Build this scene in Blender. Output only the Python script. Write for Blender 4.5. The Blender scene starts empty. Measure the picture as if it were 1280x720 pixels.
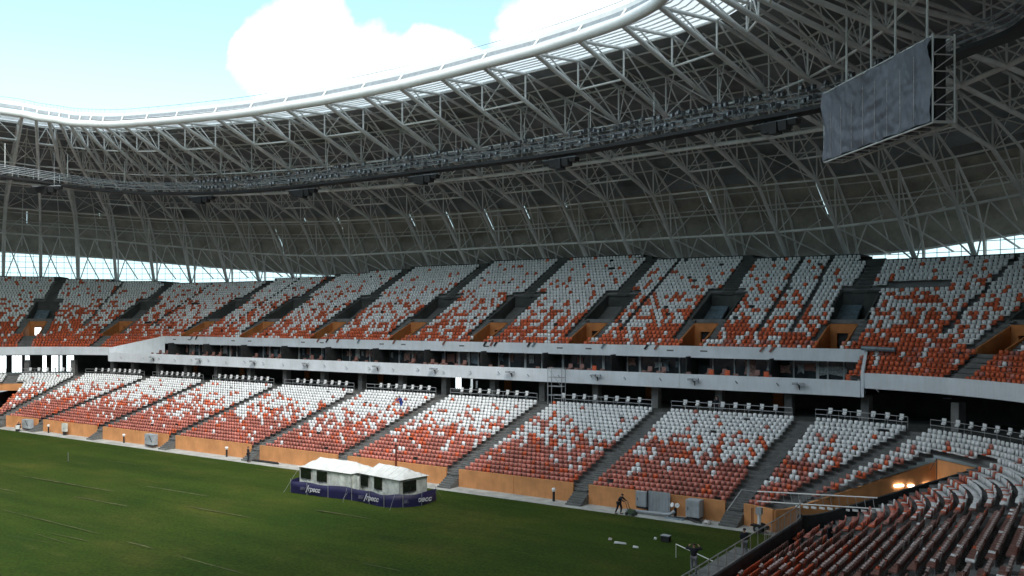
import bpy, bmesh, math, random
import numpy as np
from mathutils import Vector, Matrix, noise as mnoise
R = math.radians
rnd = random.Random(7)

# ------------------------------------------------------------------ camera, sky, sun, exposure
scene = bpy.context.scene
col = scene.collection
CAMX, CAMY, CAMZ = -78.6, -25.1, 16.0
cd = bpy.data.cameras.new('camera'); cam = bpy.data.objects.new('camera', cd); col.objects.link(cam)
# plans below are drawn with +X towards the far end; the finished scene is mirrored in X at the very end of the
# script (drawing convention only), so camera, sun and sky are given here in final coordinates
cam.location = (-CAMX, CAMY, CAMZ)
cam.rotation_euler = (R(90), 0, R(90 - 56.02))
cd.sensor_width = 36; cd.lens = 36 * 1112 / 1280; cd.shift_y = 37 / 1280
cd.clip_start = 0.1; cd.clip_end = 6000
scene.camera = cam

SUN_EL, SUN_AZ = 50.0, -38.0           # azimuth counted from +X towards +Y
world = bpy.data.worlds.new('World'); scene.world = world; world.use_nodes = True
wn = world.node_tree; wn.nodes.clear()
def wnode(t, **k):
    n = wn.nodes.new(t)
    for a, b in k.items(): setattr(n, a, b)
    return n
out = wnode('ShaderNodeOutputWorld'); bg = wnode('ShaderNodeBackground')
sky = wnode('ShaderNodeTexSky', sky_type='NISHITA', sun_disc=False)
sky.sun_elevation = R(SUN_EL); sky.sun_rotation = R(90 - SUN_AZ)
sky.air_density = 1.0; sky.dust_density = 2.0; sky.ozone_density = 1.0
bg.inputs['Strength'].default_value = 0.13
tc = wnode('ShaderNodeTexCoord')
noi = wnode('ShaderNodeTexNoise'); noi.inputs['Scale'].default_value = 5.5; noi.inputs['Detail'].default_value = 7
noi.inputs['Roughness'].default_value = 0.55; noi.inputs['Distortion'].default_value = 0.25
wn.links.new(tc.outputs['Generated'], noi.inputs['Vector'])
def cloud_blob(az, el, rad):
    az = 180 - az
    v = (math.cos(R(el)) * math.cos(R(az)), math.cos(R(el)) * math.sin(R(az)), math.sin(R(el)))
    d = wnode('ShaderNodeVectorMath', operation='DISTANCE'); d.inputs[1].default_value = v
    wn.links.new(tc.outputs['Generated'], d.inputs[0])
    m = wnode('ShaderNodeMapRange'); m.inputs['From Min'].default_value = rad * 1.25
    m.inputs['From Max'].default_value = rad * 0.35; m.inputs['To Min'].default_value = 0; m.inputs['To Max'].default_value = 1
    wn.links.new(d.outputs['Value'], m.inputs['Value'])
    return m.outputs['Result']
blobs = [cloud_blob(*b) for b in ((43.0, 15.6, .070), (47, 14.3, .070), (51, 14.6, .065), (60.5, 18.2, .10), (69, 20, .15), (30, 62, .5), (150, 30, .5),
                                  (250, 40, .6), (200, 55, .5), (330, 35, .45))]
acc = blobs[0]
for b in blobs[1:]:
    mx = wnode('ShaderNodeMath', operation='MAXIMUM'); wn.links.new(acc, mx.inputs[0]); wn.links.new(b, mx.inputs[1]); acc = mx.outputs[0]
ns = wnode('ShaderNodeMath', operation='MULTIPLY_ADD'); ns.inputs[1].default_value = 2.2; ns.inputs[2].default_value = -1.25
wn.links.new(noi.outputs['Fac'], ns.inputs[0])
sm = wnode('ShaderNodeMath', operation='ADD'); wn.links.new(acc, sm.inputs[0]); wn.links.new(ns.outputs[0], sm.inputs[1])
cr = wnode('ShaderNodeMapRange'); cr.inputs['From Min'].default_value = .22; cr.inputs['From Max'].default_value = .46
wn.links.new(sm.outputs[0], cr.inputs['Value'])
# a low veil of thin cloud near the horizon
sep = wnode('ShaderNodeSeparateXYZ'); wn.links.new(tc.outputs['Generated'], sep.inputs[0])
veil = wnode('ShaderNodeMapRange'); veil.inputs['From Min'].default_value = .27; veil.inputs['From Max'].default_value = .13
veil.inputs['To Max'].default_value = .9
wn.links.new(sep.outputs['Z'], veil.inputs['Value'])
mxv = wnode('ShaderNodeMath', operation='MAXIMUM'); wn.links.new(cr.outputs[0], mxv.inputs[0]); mxv.inputs[1].default_value = 0
mixv = wnode('ShaderNodeMixRGB'); mixv.inputs['Color2'].default_value = (2.75, 3.95, 4.35, 1)
mix = wnode('ShaderNodeMixRGB'); cn = wnode('ShaderNodeTexNoise'); cn.inputs['Scale'].default_value = 9; cn.inputs['Detail'].default_value = 6; wn.links.new(tc.outputs['Generated'], cn.inputs['Vector'])
ccr = wnode('ShaderNodeValToRGB'); ccr.color_ramp.elements[0].position = .38; ccr.color_ramp.elements[0].color = (3.7, 4.2, 4.45, 1); ccr.color_ramp.elements[1].position = .58; ccr.color_ramp.elements[1].color = (6.0, 6.1, 6.1, 1)
wn.links.new(cn.outputs['Fac'], ccr.inputs[0]); wn.links.new(ccr.outputs[0], mix.inputs['Color2'])
tint = wnode('ShaderNodeMixRGB', blend_type='MULTIPLY'); tint.inputs['Fac'].default_value = 1; tint.inputs['Color2'].default_value = (1.02, 1.12, .90, 1)
wn.links.new(sky.outputs[0], tint.inputs['Color1'])
wn.links.new(veil.outputs[0], mixv.inputs['Fac']); wn.links.new(tint.outputs[0], mixv.inputs['Color1'])
wn.links.new(mxv.outputs[0], mix.inputs['Fac']); wn.links.new(mixv.outputs[0], mix.inputs['Color1'])
wn.links.new(mix.outputs[0], bg.inputs['Color']); wn.links.new(bg.outputs[0], out.inputs[0])

sl = bpy.data.lights.new('sun', 'SUN'); sl.energy = 1.0; sl.angle = R(14); sl.color = (1, .96, .9)
so = bpy.data.objects.new('sun', sl); col.objects.link(so)
so.rotation_euler = (R(90 - SUN_EL), 0, R(SUN_AZ + 90))
so.location = (0, 0, 120)

scene.view_settings.view_transform = 'Standard'; scene.view_settings.look = 'None'
scene.view_settings.exposure = 1.40; scene.view_settings.gamma = 1; scene.view_settings.use_curve_mapping = False
scene.render.engine = 'CYCLES'
scene.cycles.max_bounces = 8; scene.cycles.diffuse_bounces = 5; scene.cycles.transmission_bounces = 4

# ------------------------------------------------------------------ helpers
def mat(name, c, rough=.6, var=.12, scale=3.0, metal=0, c2=None, thr=None, emis=None, bump=0, stretch=None, spec=.5, streak=0, island=0):
    m = bpy.data.materials.new(name); m.use_nodes = True; nt = m.node_tree; p = nt.nodes['Principled BSDF']
    p.inputs['Roughness'].default_value = rough; p.inputs['Metallic'].default_value = metal
    p.inputs['Specular IOR Level'].default_value = spec
    tcn = nt.nodes.new('ShaderNodeTexCoord'); n = nt.nodes.new('ShaderNodeTexNoise')
    n.inputs['Scale'].default_value = scale; n.inputs['Detail'].default_value = 5; n.inputs['Roughness'].default_value = .6
    vec = tcn.outputs['Object']
    if stretch:
        mp = nt.nodes.new('ShaderNodeMapping'); mp.inputs['Scale'].default_value = stretch
        nt.links.new(vec, mp.inputs['Vector']); vec = mp.outputs[0]
    nt.links.new(vec, n.inputs['Vector'])
    r = nt.nodes.new('ShaderNodeValToRGB')
    a = [max(0, x * (1 - var * 1.6)) for x in c]; b = [min(1, x * (1 + var)) for x in c]
    if c2: a = list(c2); b = list(c)
    r.color_ramp.elements[0].color = (*a, 1); r.color_ramp.elements[1].color = (*b, 1)
    lo, hi = thr or (.32, .68)
    r.color_ramp.elements[0].position = lo; r.color_ramp.elements[1].position = hi
    nt.links.new(n.outputs['Fac'], r.inputs['Fac']); res = r.outputs[0]
    if streak:
        m2 = nt.nodes.new('ShaderNodeMapping'); m2.inputs['Scale'].default_value = (1.6, 1.6, .22); nt.links.new(tcn.outputs['Object'], m2.inputs[0])
        n2 = nt.nodes.new('ShaderNodeTexNoise'); n2.inputs['Scale'].default_value = 1.7; n2.inputs['Detail'].default_value = 8; n2.inputs['Roughness'].default_value = .7
        nt.links.new(m2.outputs[0], n2.inputs['Vector']); r2 = nt.nodes.new('ShaderNodeValToRGB'); k_ = 1 - streak
        r2.color_ramp.elements[0].color = (k_, k_, k_ * .96, 1); r2.color_ramp.elements[1].color = (1, 1, 1, 1); r2.color_ramp.elements[0].position = .34; r2.color_ramp.elements[1].position = .56
        nt.links.new(n2.outputs['Fac'], r2.inputs[0]); mu = nt.nodes.new('ShaderNodeMixRGB'); mu.blend_type = 'MULTIPLY'; mu.inputs[0].default_value = 1
        nt.links.new(res, mu.inputs[1]); nt.links.new(r2.outputs[0], mu.inputs[2]); res = mu.outputs[0]
    if island:
        ge = nt.nodes.new('ShaderNodeNewGeometry'); mr_ = nt.nodes.new('ShaderNodeMapRange'); mr_.inputs['To Min'].default_value = 1 - island; mr_.inputs['To Max'].default_value = 1.0
        nt.links.new(ge.outputs['Random Per Island'], mr_.inputs['Value']); mu = nt.nodes.new('ShaderNodeMixRGB'); mu.blend_type = 'MULTIPLY'; mu.inputs[0].default_value = 1
        nt.links.new(res, mu.inputs[1]); nt.links.new(mr_.outputs[0], mu.inputs[2]); res = mu.outputs[0]
    nt.links.new(res, p.inputs['Base Color'])
    if bump:
        bn = nt.nodes.new('ShaderNodeBump'); bn.inputs['Strength'].default_value = bump; bn.inputs['Distance'].default_value = .1
        nt.links.new(n.outputs['Fac'], bn.inputs['Height']); nt.links.new(bn.outputs[0], p.inputs['Normal'])
    if emis:
        p.inputs['Emission Color'].default_value = (*emis[0], 1); p.inputs['Emission Strength'].default_value = emis[1]
    return m

M = {}
M['steel'] = mat('off_white_steel', (.72, .74, .73), .5, .10, .6)
M['ring'] = mat('white_painted_tube', (.78, .79, .78), .42, .05, .5)
M['gutter'] = mat('grey_gutter_metal', (.36, .39, .42), .5, .12, 2)
M['deck'] = mat('roof_deck_underside', (.24, .26, .275), .75, .22, .25)
M['clad'] = mat('wall_cladding_inside', (.42, .405, .36), .8, .2, .35, streak=.15)
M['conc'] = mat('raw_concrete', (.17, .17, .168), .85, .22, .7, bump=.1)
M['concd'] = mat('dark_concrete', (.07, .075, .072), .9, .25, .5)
M['step'] = mat('stair_concrete', (.145, .15, .148), .85, .18, 1.5)
M['walk'] = mat('walkway_slabs', (.42, .43, .41), .85, .2, .8, bump=.1)
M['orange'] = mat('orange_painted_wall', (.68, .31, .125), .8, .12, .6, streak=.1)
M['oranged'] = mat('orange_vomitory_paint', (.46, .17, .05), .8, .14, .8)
M['white'] = mat('white_fascia_panel', (.72, .77, .83), .55, .07, .4, streak=.07)
M['redseat'] = mat('orange_red_plastic', (.76, .155, .06), .5, .12, .35, island=.35)
M['redfilm'] = mat('orange_seat_under_film', (.62, .22, .17), .42, .22, .4, island=.3)
M['whiteseat'] = mat('white_plastic', (.88, .90, .91), .42, .03, .35, island=.16)
M['filmback'] = mat('film_wrapped_seat_back', (.34, .12, .085), .4, .45, 1.3, c2=(.20, .14, .125), island=.3)
M['filmtop'] = mat('crumpled_protective_film', (.62, .58, .56), .3, .35, 6)
M['black'] = mat('black_plastic', (.02, .02, .022), .6, .2, 2)
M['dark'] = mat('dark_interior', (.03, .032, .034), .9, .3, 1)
M['rail'] = mat('galvanised_rail', (.42, .44, .45), .4, .12, 2, metal=.5)
M['glass'] = mat('dark_box_glazing', (.05, .06, .065), .08, .3, .5)
M['mull'] = mat('white_mullion', (.55, .57, .58), .5, .08, 1)
M['tent'] = mat('white_tent_canvas', (.70, .71, .69), .7, .10, 1.2, bump=.25)
M['tentwall'] = mat('translucent_tent_wall', (.60, .64, .60), .7, .22, 1.6, bump=.3)
M['navy'] = mat('navy_banner_vinyl', (.010, .009, .06), .55, .2, 1)
M['ink'] = mat('white_print', (.6, .62, .68), .6, .1, 1)
M['inkdim'] = mat('faded_print', (.13, .13, .20), .6, .1, 1)
M['window'] = mat('tent_window_dark', (.05, .06, .04), .25, .5, 4, c2=(.008, .012, .008), thr=(.55, .8))
M['cover'] = mat('grey_tarpaulin', (.16, .175, .215), .5, .22, .35, bump=.5, stretch=(1, 1, .6))
M['cloth'] = mat('dark_jacket', (.018, .02, .03), .9, .2, 6)
M['blue'] = mat('blue_workwear', (.02, .05, .30), .85, .2, 6)
M['hiviz'] = mat('orange_workwear', (.65, .14, .06), .85, .2, 6)
M['grey'] = mat('grey_trousers', (.25, .25, .27), .9, .15, 6)
M['skin'] = mat('skin', (.42, .24, .17), .6, .08, 6)
M['hair'] = mat('dark_hair', (.03, .02, .015), .8, .2, 20)
M['metalbox'] = mat('grey_metal_cabinet', (.42, .46, .50), .45, .10, 1.2, streak=.25)
M['flood'] = mat('floodlight_housing', (.10, .11, .12), .5, .3, 9)
M['lampglass'] = mat('floodlight_glass', (.45, .49, .55), .15, .2, 8)
M['lit'] = mat('lit_lamp', (1, .9, .7), .4, 0, 1, emis=((1, .88, .7), 5))
M['glowwin'] = mat('window_daylight_glow', (.8, .85, .85), .3, .05, 1, emis=((.86, .96, .98), 1.25))  # emission in the material stands in for daylight behind the glass
M['rubber'] = mat('tyre_rubber', (.025, .025, .025), .8, .2, 5)
M['green'] = mat('green_machine_paint', (.05, .09, .05), .5, .2, 4)
M['hose'] = mat('dark_hose', (.03, .03, .03), .6, .2, 3)
M['mesh'] = mat('grey_wire', (.30, .33, .35), .5, .1, 1)
M['filmd'] = mat('grey_taped_film', (.40, .42, .42), .35, .4, 5)
M['filmr'] = mat('pinkish_taped_film', (.42, .24, .20), .4, .4, 5)
M['filmseat'] = mat('seat_film_rim', (.50, .39, .37), .35, .4, 7)
M['red'] = mat('red_paint', (.12, .02, .015), .5, .1, 3)
M['teal'] = mat('blue_grey_film', (.16, .22, .26), .35, .3, 2)

# translucent roof strip with purlin shadows built as real rods below it
tm = bpy.data.materials.new('translucent_polycarbonate'); tm.use_nodes = True
nt = tm.node_tree; nt.nodes.remove(nt.nodes['Principled BSDF'])
t1 = nt.nodes.new('ShaderNodeBsdfTranslucent'); t1.inputs[0].default_value = (.60, .65, .68, 1)
t2 = nt.nodes.new('ShaderNodeBsdfDiffuse'); t2.inputs[0].default_value = (.5, .53, .55, 1)
mm = nt.nodes.new('ShaderNodeMixShader'); mm.inputs[0].default_value = .25
nt.links.new(t1.outputs[0], mm.inputs[1]); nt.links.new(t2.outputs[0], mm.inputs[2])
nt.links.new(mm.outputs[0], nt.nodes['Material Output'].inputs[0]); M['poly'] = tm

# grass
gm = bpy.data.materials.new('worn_pitch_grass'); gm.use_nodes = True; nt = gm.node_tree; p = nt.nodes['Principled BSDF']
p.inputs['Roughness'].default_value = .95; p.inputs['Specular IOR Level'].default_value = .15
tcn = nt.nodes.new('ShaderNodeTexCoord')
def gnoise(scale, det, st=(1, 1, 1)):
    mp = nt.nodes.new('ShaderNodeMapping'); mp.inputs['Scale'].default_value = st
    n = nt.nodes.new('ShaderNodeTexNoise'); n.inputs['Scale'].default_value = scale; n.inputs['Detail'].default_value = det
    n.inputs['Roughness'].default_value = .62
    nt.links.new(tcn.outputs['Object'], mp.inputs[0]); nt.links.new(mp.outputs[0], n.inputs['Vector']); return n.outputs['Fac']
def ramp(f, stops):
    r = nt.nodes.new('ShaderNodeValToRGB'); e = r.color_ramp.elements
    e[0].position, e[0].color = stops[0][0], (*stops[0][1], 1); e[1].position, e[1].color = stops[-1][0], (*stops[-1][1], 1)
    for q, c in stops[1:-1]:
        k = e.new(q); k.color = (*c, 1)
    nt.links.new(f, r.inputs[0]); return r.outputs[0]
base = ramp(gnoise(.09, 6, (1, 1.6, 1)), [(.3, (.021, .048, .004)), (.5, (.032, .057, .005)), (.7, (.060, .070, .011))])
wear = ramp(gnoise(.16, 7, (.5, 2.6, 1)), [(.60, (0, 0, 0)), (.74, (1, 1, 1))])
fine = ramp(gnoise(5, 4), [(.3, (.58, .60, .58)), (.7, (1.32, 1.30, 1.25))])
mx1 = nt.nodes.new('ShaderNodeMixRGB'); mx1.inputs['Color2'].default_value = (.10, .095, .03, 1)
sc = nt.nodes.new('ShaderNodeMath'); sc.operation = 'MULTIPLY'; sc.inputs[1].default_value = .55
nt.links.new(wear, sc.inputs[0]); nt.links.new(sc.outputs[0], mx1.inputs[0]); nt.links.new(base, mx1.inputs[1])
bands = ramp(gnoise(.5, 3, (.06, .55, 1)), [(.38, (.82, .86, .82)), (.62, (1.14, 1.10, 1.1))])
mxb = nt.nodes.new('ShaderNodeMixRGB'); mxb.blend_type = 'MULTIPLY'; mxb.inputs[0].default_value = 1
nt.links.new(mx1.outputs[0], mxb.inputs[1]); nt.links.new(bands, mxb.inputs[2]); mx1 = mxb
mx2 = nt.nodes.new('ShaderNodeMixRGB'); mx2.blend_type = 'MULTIPLY'; mx2.inputs[0].default_value = 1
nt.links.new(mx1.outputs[0], mx2.inputs[1]); nt.links.new(fine, mx2.inputs[2]); nt.links.new(mx2.outputs[0], p.inputs['Base Color'])
bn = nt.nodes.new('ShaderNodeBump'); bn.inputs['Strength'].default_value = .4; bn.inputs['Distance'].default_value = .05
nt.links.new(gnoise(12, 3), bn.inputs['Height']); nt.links.new(bn.outputs[0], p.inputs['Normal'])
M['grass'] = gm
M['furrow'] = mat('pale_dry_grass', (.085, .092, .028), .95, .35, 2)

ordn = ['first', 'second', 'third', 'fourth', 'fifth', 'sixth', 'seventh', 'eighth', 'ninth', 'tenth', 'eleventh', 'twelfth', 'thirteenth', 'fourteenth', 'fifteenth', 'sixteenth', 'seventeenth', 'eighteenth', 'nineteenth', 'twentieth', 'topmost']
class MB:
    """collects faces and links them as one mesh object"""
    def __init__(s): s.v = []; s.f = []; s.mi = []; s.cur = 0
    def face(s, pts):
        b = len(s.v); s.v += [tuple(p) for p in pts]; s.f.append(tuple(range(b, b + len(pts)))); s.mi.append(s.cur)
    def hexa(s, a):   # a: 8 pts bottom 4 ccw, top 4 ccw
        b = len(s.v); s.v += [tuple(p) for p in a]
        for f in ((3, 2, 1, 0), (4, 5, 6, 7), (0, 1, 5, 4), (1, 2, 6, 5), (2, 3, 7, 6), (3, 0, 4, 7)):
            s.f.append(tuple(b + i for i in f)); s.mi.append(s.cur)
    def box(s, c, d, rz=0):
        x, y, z = d[0] / 2, d[1] / 2, d[2] / 2; ca, sa = math.cos(rz), math.sin(rz)
        a = [(-x, -y, -z), (x, -y, -z), (x, y, -z), (-x, y, -z), (-x, -y, z), (x, -y, z), (x, y, z), (-x, y, z)]
        s.hexa([(c[0] + ca * q[0] - sa * q[1], c[1] + sa * q[0] + ca * q[1], c[2] + q[2]) for q in a])
    def tube(s, a, b, r, n=6, r2=None, cap=False):
        a = Vector(a); b = Vector(b); d = b - a
        if d.length < 1e-5: return
        d.normalize(); u = d.cross(Vector((0, 0, 1)) if abs(d.z) < .95 else Vector((1, 0, 0))).normalized(); w = d.cross(u)
        r2 = r if r2 is None else r2; k = len(s.v)
        for j in range(n):
            t = 2 * math.pi * j / n; o = u * math.cos(t) + w * math.sin(t)
            s.v.append(tuple(a + o * r)); s.v.append(tuple(b + o * r2))
        for j in range(n):
            q = (j + 1) % n; s.f.append((k + 2 * j, k + 2 * q, k + 2 * q + 1, k + 2 * j + 1)); s.mi.append(s.cur)
        if cap:
            s.f.append(tuple(k + 2 * j for j in range(n))[::-1]); s.mi.append(s.cur)
            s.f.append(tuple(k + 2 * j + 1 for j in range(n))); s.mi.append(s.cur)
    def path(s, pts, r, n=6):
        pts = [Vector(p) for p in pts]; k0 = len(s.v)
        for i, p in enumerate(pts):
            d = (pts[min(i + 1, len(pts) - 1)] - pts[max(i - 1, 0)]).normalized()
            u = d.cross(Vector((0, 0, 1)) if abs(d.z) < .95 else Vector((1, 0, 0))).normalized(); w = d.cross(u)
            for j in range(n):
                t = 2 * math.pi * j / n; s.v.append(tuple(p + (u * math.cos(t) + w * math.sin(t)) * r))
        for i in range(len(pts) - 1):
            for j in range(n):
                q = (j + 1) % n; a = k0 + i * n; s.f.append((a + j, a + q, a + n + q, a + n + j)); s.mi.append(s.cur)
    def sweep(s, cols, closed=False):
        """cols: list of cross sections (lists of points); quads between"""
        k0 = len(s.v); m = len(cols[0])
        for c in cols: s.v += [tuple(p) for p in c]
        for i in range(len(cols) - 1):
            for j in range(m if closed else m - 1):
                q = (j + 1) % m; a = k0 + i * m; s.f.append((a + j, a + q, a + m + q, a + m + j)); s.mi.append(s.cur)
    def build(s, name, mats, parent=None, smooth=False, origin=None):
        me = bpy.data.meshes.new(name)
        vs = s.v
        if origin is not None: vs = [(a - origin[0], b - origin[1], c - origin[2]) for a, b, c in vs]
        me.from_pydata(vs, [], s.f)
        if not isinstance(mats, (list, tuple)): mats = [mats]
        for m in mats: me.materials.append(m)
        if len(mats) > 1: me.polygons.foreach_set('material_index', s.mi)
        if smooth: me.polygons.foreach_set('use_smooth', [True] * len(s.f))
        me.update()
        o = bpy.data.objects.new(name, me); col.objects.link(o)
        if origin is not None: o.location = origin
        if parent:
            o.parent = parent
            if origin is None: o.location = [-c for c in parent.location] if not any(parent.rotation_euler) else (0, 0, 0)
        return o
def tag(o, label=None, cat=None, group=None, kind=None):
    if label: o['label'] = label
    if cat: o['category'] = cat
    if group: o['group'] = group
    if kind: o['kind'] = kind
    return o
def empty(name, loc, label=None, cat=None, group=None, rz=0):
    o = bpy.data.objects.new(name, None); col.objects.link(o); o.location = loc; o.rotation_euler = (0, 0, rz)
    o.empty_display_size = .3
    return tag(o, label, cat, group)
def local(mb, name, mats, root, smooth=False):
    """mesh given in the thing's own coordinates"""
    o = mb.build(name, mats, None, smooth); o.parent = root; return o
def copy_tree(o, parent=None):
    c = o.copy(); col.objects.link(c); c.parent = parent
    for ch in list(o.children): copy_tree(ch, c)
    return c

# ------------------------------------------------------------------ bowl geometry
A_, B_, R0 = 61.0, 41.9, 7.0
CX, CY = A_ - R0, B_ - R0
ARC = R0 * math.pi / 2
U1 = CY; U2 = U1 + ARC; U3 = U2 + 2 * CX; U4 = U3 + ARC; U5 = U4 + 2 * CY; U6 = U5 + ARC; U7 = U6 + 2 * CX; U8 = U7 + ARC; UT = U8 + CY
def P(u, s):
    """u runs along the pitch-side wall from the middle of the near end, s is the distance behind that wall"""
    u %= UT
    if u <= U1: return (-A_ - s, u)
    if u <= U2: t = (u - U1) / R0; r = R0 + s; return (-CX - r * math.cos(t), CY + r * math.sin(t))
    if u <= U3: return (-CX + (u - U2), B_ + s)
    if u <= U4: t = (u - U3) / R0; r = R0 + s; return (CX + r * math.sin(t), CY + r * math.cos(t))
    if u <= U5: return (A_ + s, CY - (u - U4))
    if u <= U6: t = (u - U5) / R0; r = R0 + s; return (CX + r * math.cos(t), -CY - r * math.sin(t))
    if u <= U7: return (CX - (u - U6), -B_ - s)
    if u <= U8: t = (u - U7) / R0; r = R0 + s; return (-CX - r * math.sin(t), -CY - r * math.cos(t))
    return (-A_ - s, -CY + (u - U8))
def UX(X): return U2 + X + CX                       # u on the long side at world X
def heading(u):
    a = P(u - .05, 10); b = P(u + .05, 10); return math.atan2(b[1] - a[1], b[0] - a[0])
def corners(u):
    return (U1 < u < U2) or (U3 < u < U4) or (U5 < u < U6) or (U7 < u < U8)
def scale(u, s): return (R0 + s) / R0 if corners(u % UT) else 1.0
def lat(u, s, ua):
    """metric distance along a row from aisle ua"""
    n = 1 if abs(u - ua) < .5 else max(2, int(abs(u - ua) / .4)); d = 0
    for k in range(n):
        um = ua + (u - ua) * (k + .5) / n; d += (u - ua) / n * scale(um, s)
    return d
def usteps(u0, u1, straight=1.0, arc=.28):
    us = []; u = u0
    brk = sorted(x for x in (U1, U2, U3, U4, U5, U6, U7, U8, UT, UT + U1) if u0 < x < u1) + [u1]
    for b in brk:
        mid = ((u + b) / 2) % UT
        n = max(1, int(math.ceil((b - u) / (arc if corners(mid) else straight))))
        us += [u + (b - u) * k / n for k in range(n)]; u = b
    return us + [u1]
# tunnels through the lower tier at the two corners (trench strip: start, direction, width)
TD = Vector((-.687, .727)).normalized()
TUN = [(Vector((-58.3, 41.4)), TD, Vector((-TD.y, TD.x)), 4.6, 13.0),
       (Vector((58.6, 41.0)), Vector((-TD.x, TD.y)), Vector((TD.y, TD.x)), 5.4, 13.0)]
def in_tunnel(x, y, m=0.0, mr=None):
    mr = m if mr is None else mr
    for o, d, nrm, w, L in TUN:
        v = Vector((x, y)) - o
        # nrm points away from the seats on the long side
        a = v.dot(d); b = v.dot(nrm)
        if -6 < a < L + m and -m < b < w + mr: return True
    return False

def zlow(s):  # lower tier floor
    i = max(0, min(20, int(math.floor((s - .1) / .8)))); return 1.1 + .245 * i
ROWS_L = 21
S_TOP_L = .1 + .8 * ROWS_L      # 16.9
Z_CON = 6.35
LA = [UX(x) for x in (-54.3, -40.6, -26.6, -12.1, 1.5, 16.8, 32.3, 47.0)]
LOW_AISLES = [U1 - 46, U1 - 32, U1 - 17, U1 + .6 * 0 - 2.5, U2 - R(58.0) * R0 + R(0)] + LA + [U3 + R(22.0) * R0, U3 + R(48.0) * R0, U4 + 7, U4 + 22, U4 + 37]
LOW_AISLES[4] = U1 + R(62.0) * R0
UP_AISLES = [U1 - 30, U1 - 16, U1 - 2, U1 + R(28) * R0, U1 + R(59) * R0] + LA + [U3 + R(21.5) * R0, U3 + R(47) * R0, U3 + R(74) * R0, U4 + 12, U4 + 27]
BOX0, BOX1 = U2 - R(9.5) * R0, U3 - 2.5
GB0, GB1 = U2 - R(12.5) * R0, U3 + R(12.5) * R0
def zup(s): return 10.3 + .53 * (s - 19.5)
def rows_up(u):
    if u < U1: n = 29
    elif u < U2: n = 28
    elif u > U3: n = 28 if u < U3 + R(24) * R0 else 29 if u < U3 + R(36) * R0 else 30 if u < U3 + R(47) * R0 else 31 if u < U3 + R(60) * R0 else 32
    else:
        X = u - U2 - CX
        n = 28 if X > 47 else 29 if X > 32.3 else 30 if X > 25 else 31 if X > 16.8 else 32 if X > 1.5 else 33 if X > -24.5 else 32 if X > -27 else 31 if X > -40.6 else 30 if X > -54.3 else 29
    return n
def in_box(u): return BOX0 < u < BOX1

# ------------------------------------------------------------------ ground, pitch, walkway
b = MB(); b.face([(-1500, -1500, -.06), (1500, -1500, -.06), (1500, 1500, -.06), (-1500, 1500, -.06)])
tag(b.build('ground', M['walk']), kind='structure')
b = MB(); b.cur = 0
b.box((0, 0, -.02), (2 * 64.5, 2 * 45, .04)); tag(b.build('walkway', M['walk']), kind='structure')
GX, GY = 58.5, 39.5
b = MB(); n = 60
for i in range(n):
    for j in range(40):
        x0, x1 = -GX + 2 * GX * i / n, -GX + 2 * GX * (i + 1) / n; y0, y1 = -GY + 2 * GY * j / 40, -GY + 2 * GY * (j + 1) / 40
        zz = lambda x, y: .05 + .035 * math.sin(x * .21 + 1.3 * math.sin(y * .13)) * math.sin(y * .17)* (abs(x) < GX - .1 and abs(y) < GY - .1)
        b.face([(x0, y0, zz(x0, y0)), (x1, y0, zz(x1, y0)), (x1, y1, zz(x1, y1)), (x0, y1, zz(x0, y1))])
for (p0, p1) in (((-GX, -GY), (GX, -GY)), ((GX, -GY), (GX, GY)), ((GX, GY), (-GX, GY)), ((-GX, GY), (-GX, -GY))):
    b.face([(p0[0], p0[1], 0), (p1[0], p1[1], 0), (p1[0], p1[1], .05), (p0[0], p0[1], .05)])
tag(b.build('pitch', M['grass']), kind='structure')
# faint furrows and seams where turf strips meet
b = MB()
def furrow(x0, y0, x1, y1, w):
    L = math.hypot(x1 - x0, y1 - y0); n = max(2, int(L / .7)); nx, ny = -(y1 - y0) / L, (x1 - x0) / L
    ps = []
    for i in range(n + 1):
        t = i / n; ww = w * (.35 + .65 * rnd.random()) * min(1, 6 * t + .2, 6 * (1 - t) + .2) / 2; j = rnd.uniform(-.03, .03)
        x, y = x0 + (x1 - x0) * t + nx * j, y0 + (y1 - y0) * t + ny * j
        ps.append([(x - nx * ww, y - ny * ww, .10), (x + nx * ww, y + ny * ww, .10)])
    b.sweep(ps)
furrow(-2, 12.4, -17, 12.2, .16); furrow(-20.5, 12.0, -24, 11.9, .22); furrow(-26.5, 11.7, -34.5, 11.4, .16); furrow(8, 12.6, -1, 12.4, .12)
for _ in range(9):
    x = rnd.uniform(-42, 22); y = rnd.uniform(6, 33); L = rnd.uniform(1.5, 7)
    furrow(x, y, x + L * .96, y + L * rnd.uniform(-.12, .05) , rnd.uniform(.05, .13))
for (x, y, L) in ((-3, 22.0, 16), (-12, 25.5, 9), (-10, 19, 8), (-30, 27, 6), (4, 17, 10), (-22, 22, 8)):
    furrow(x, y, x + L, y - L * .03, .28)
tag(b.build('turf_seams', M['furrow']), 'pale dry seams and scuffs between strips of turf', 'turf seams', kind='stuff')

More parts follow.
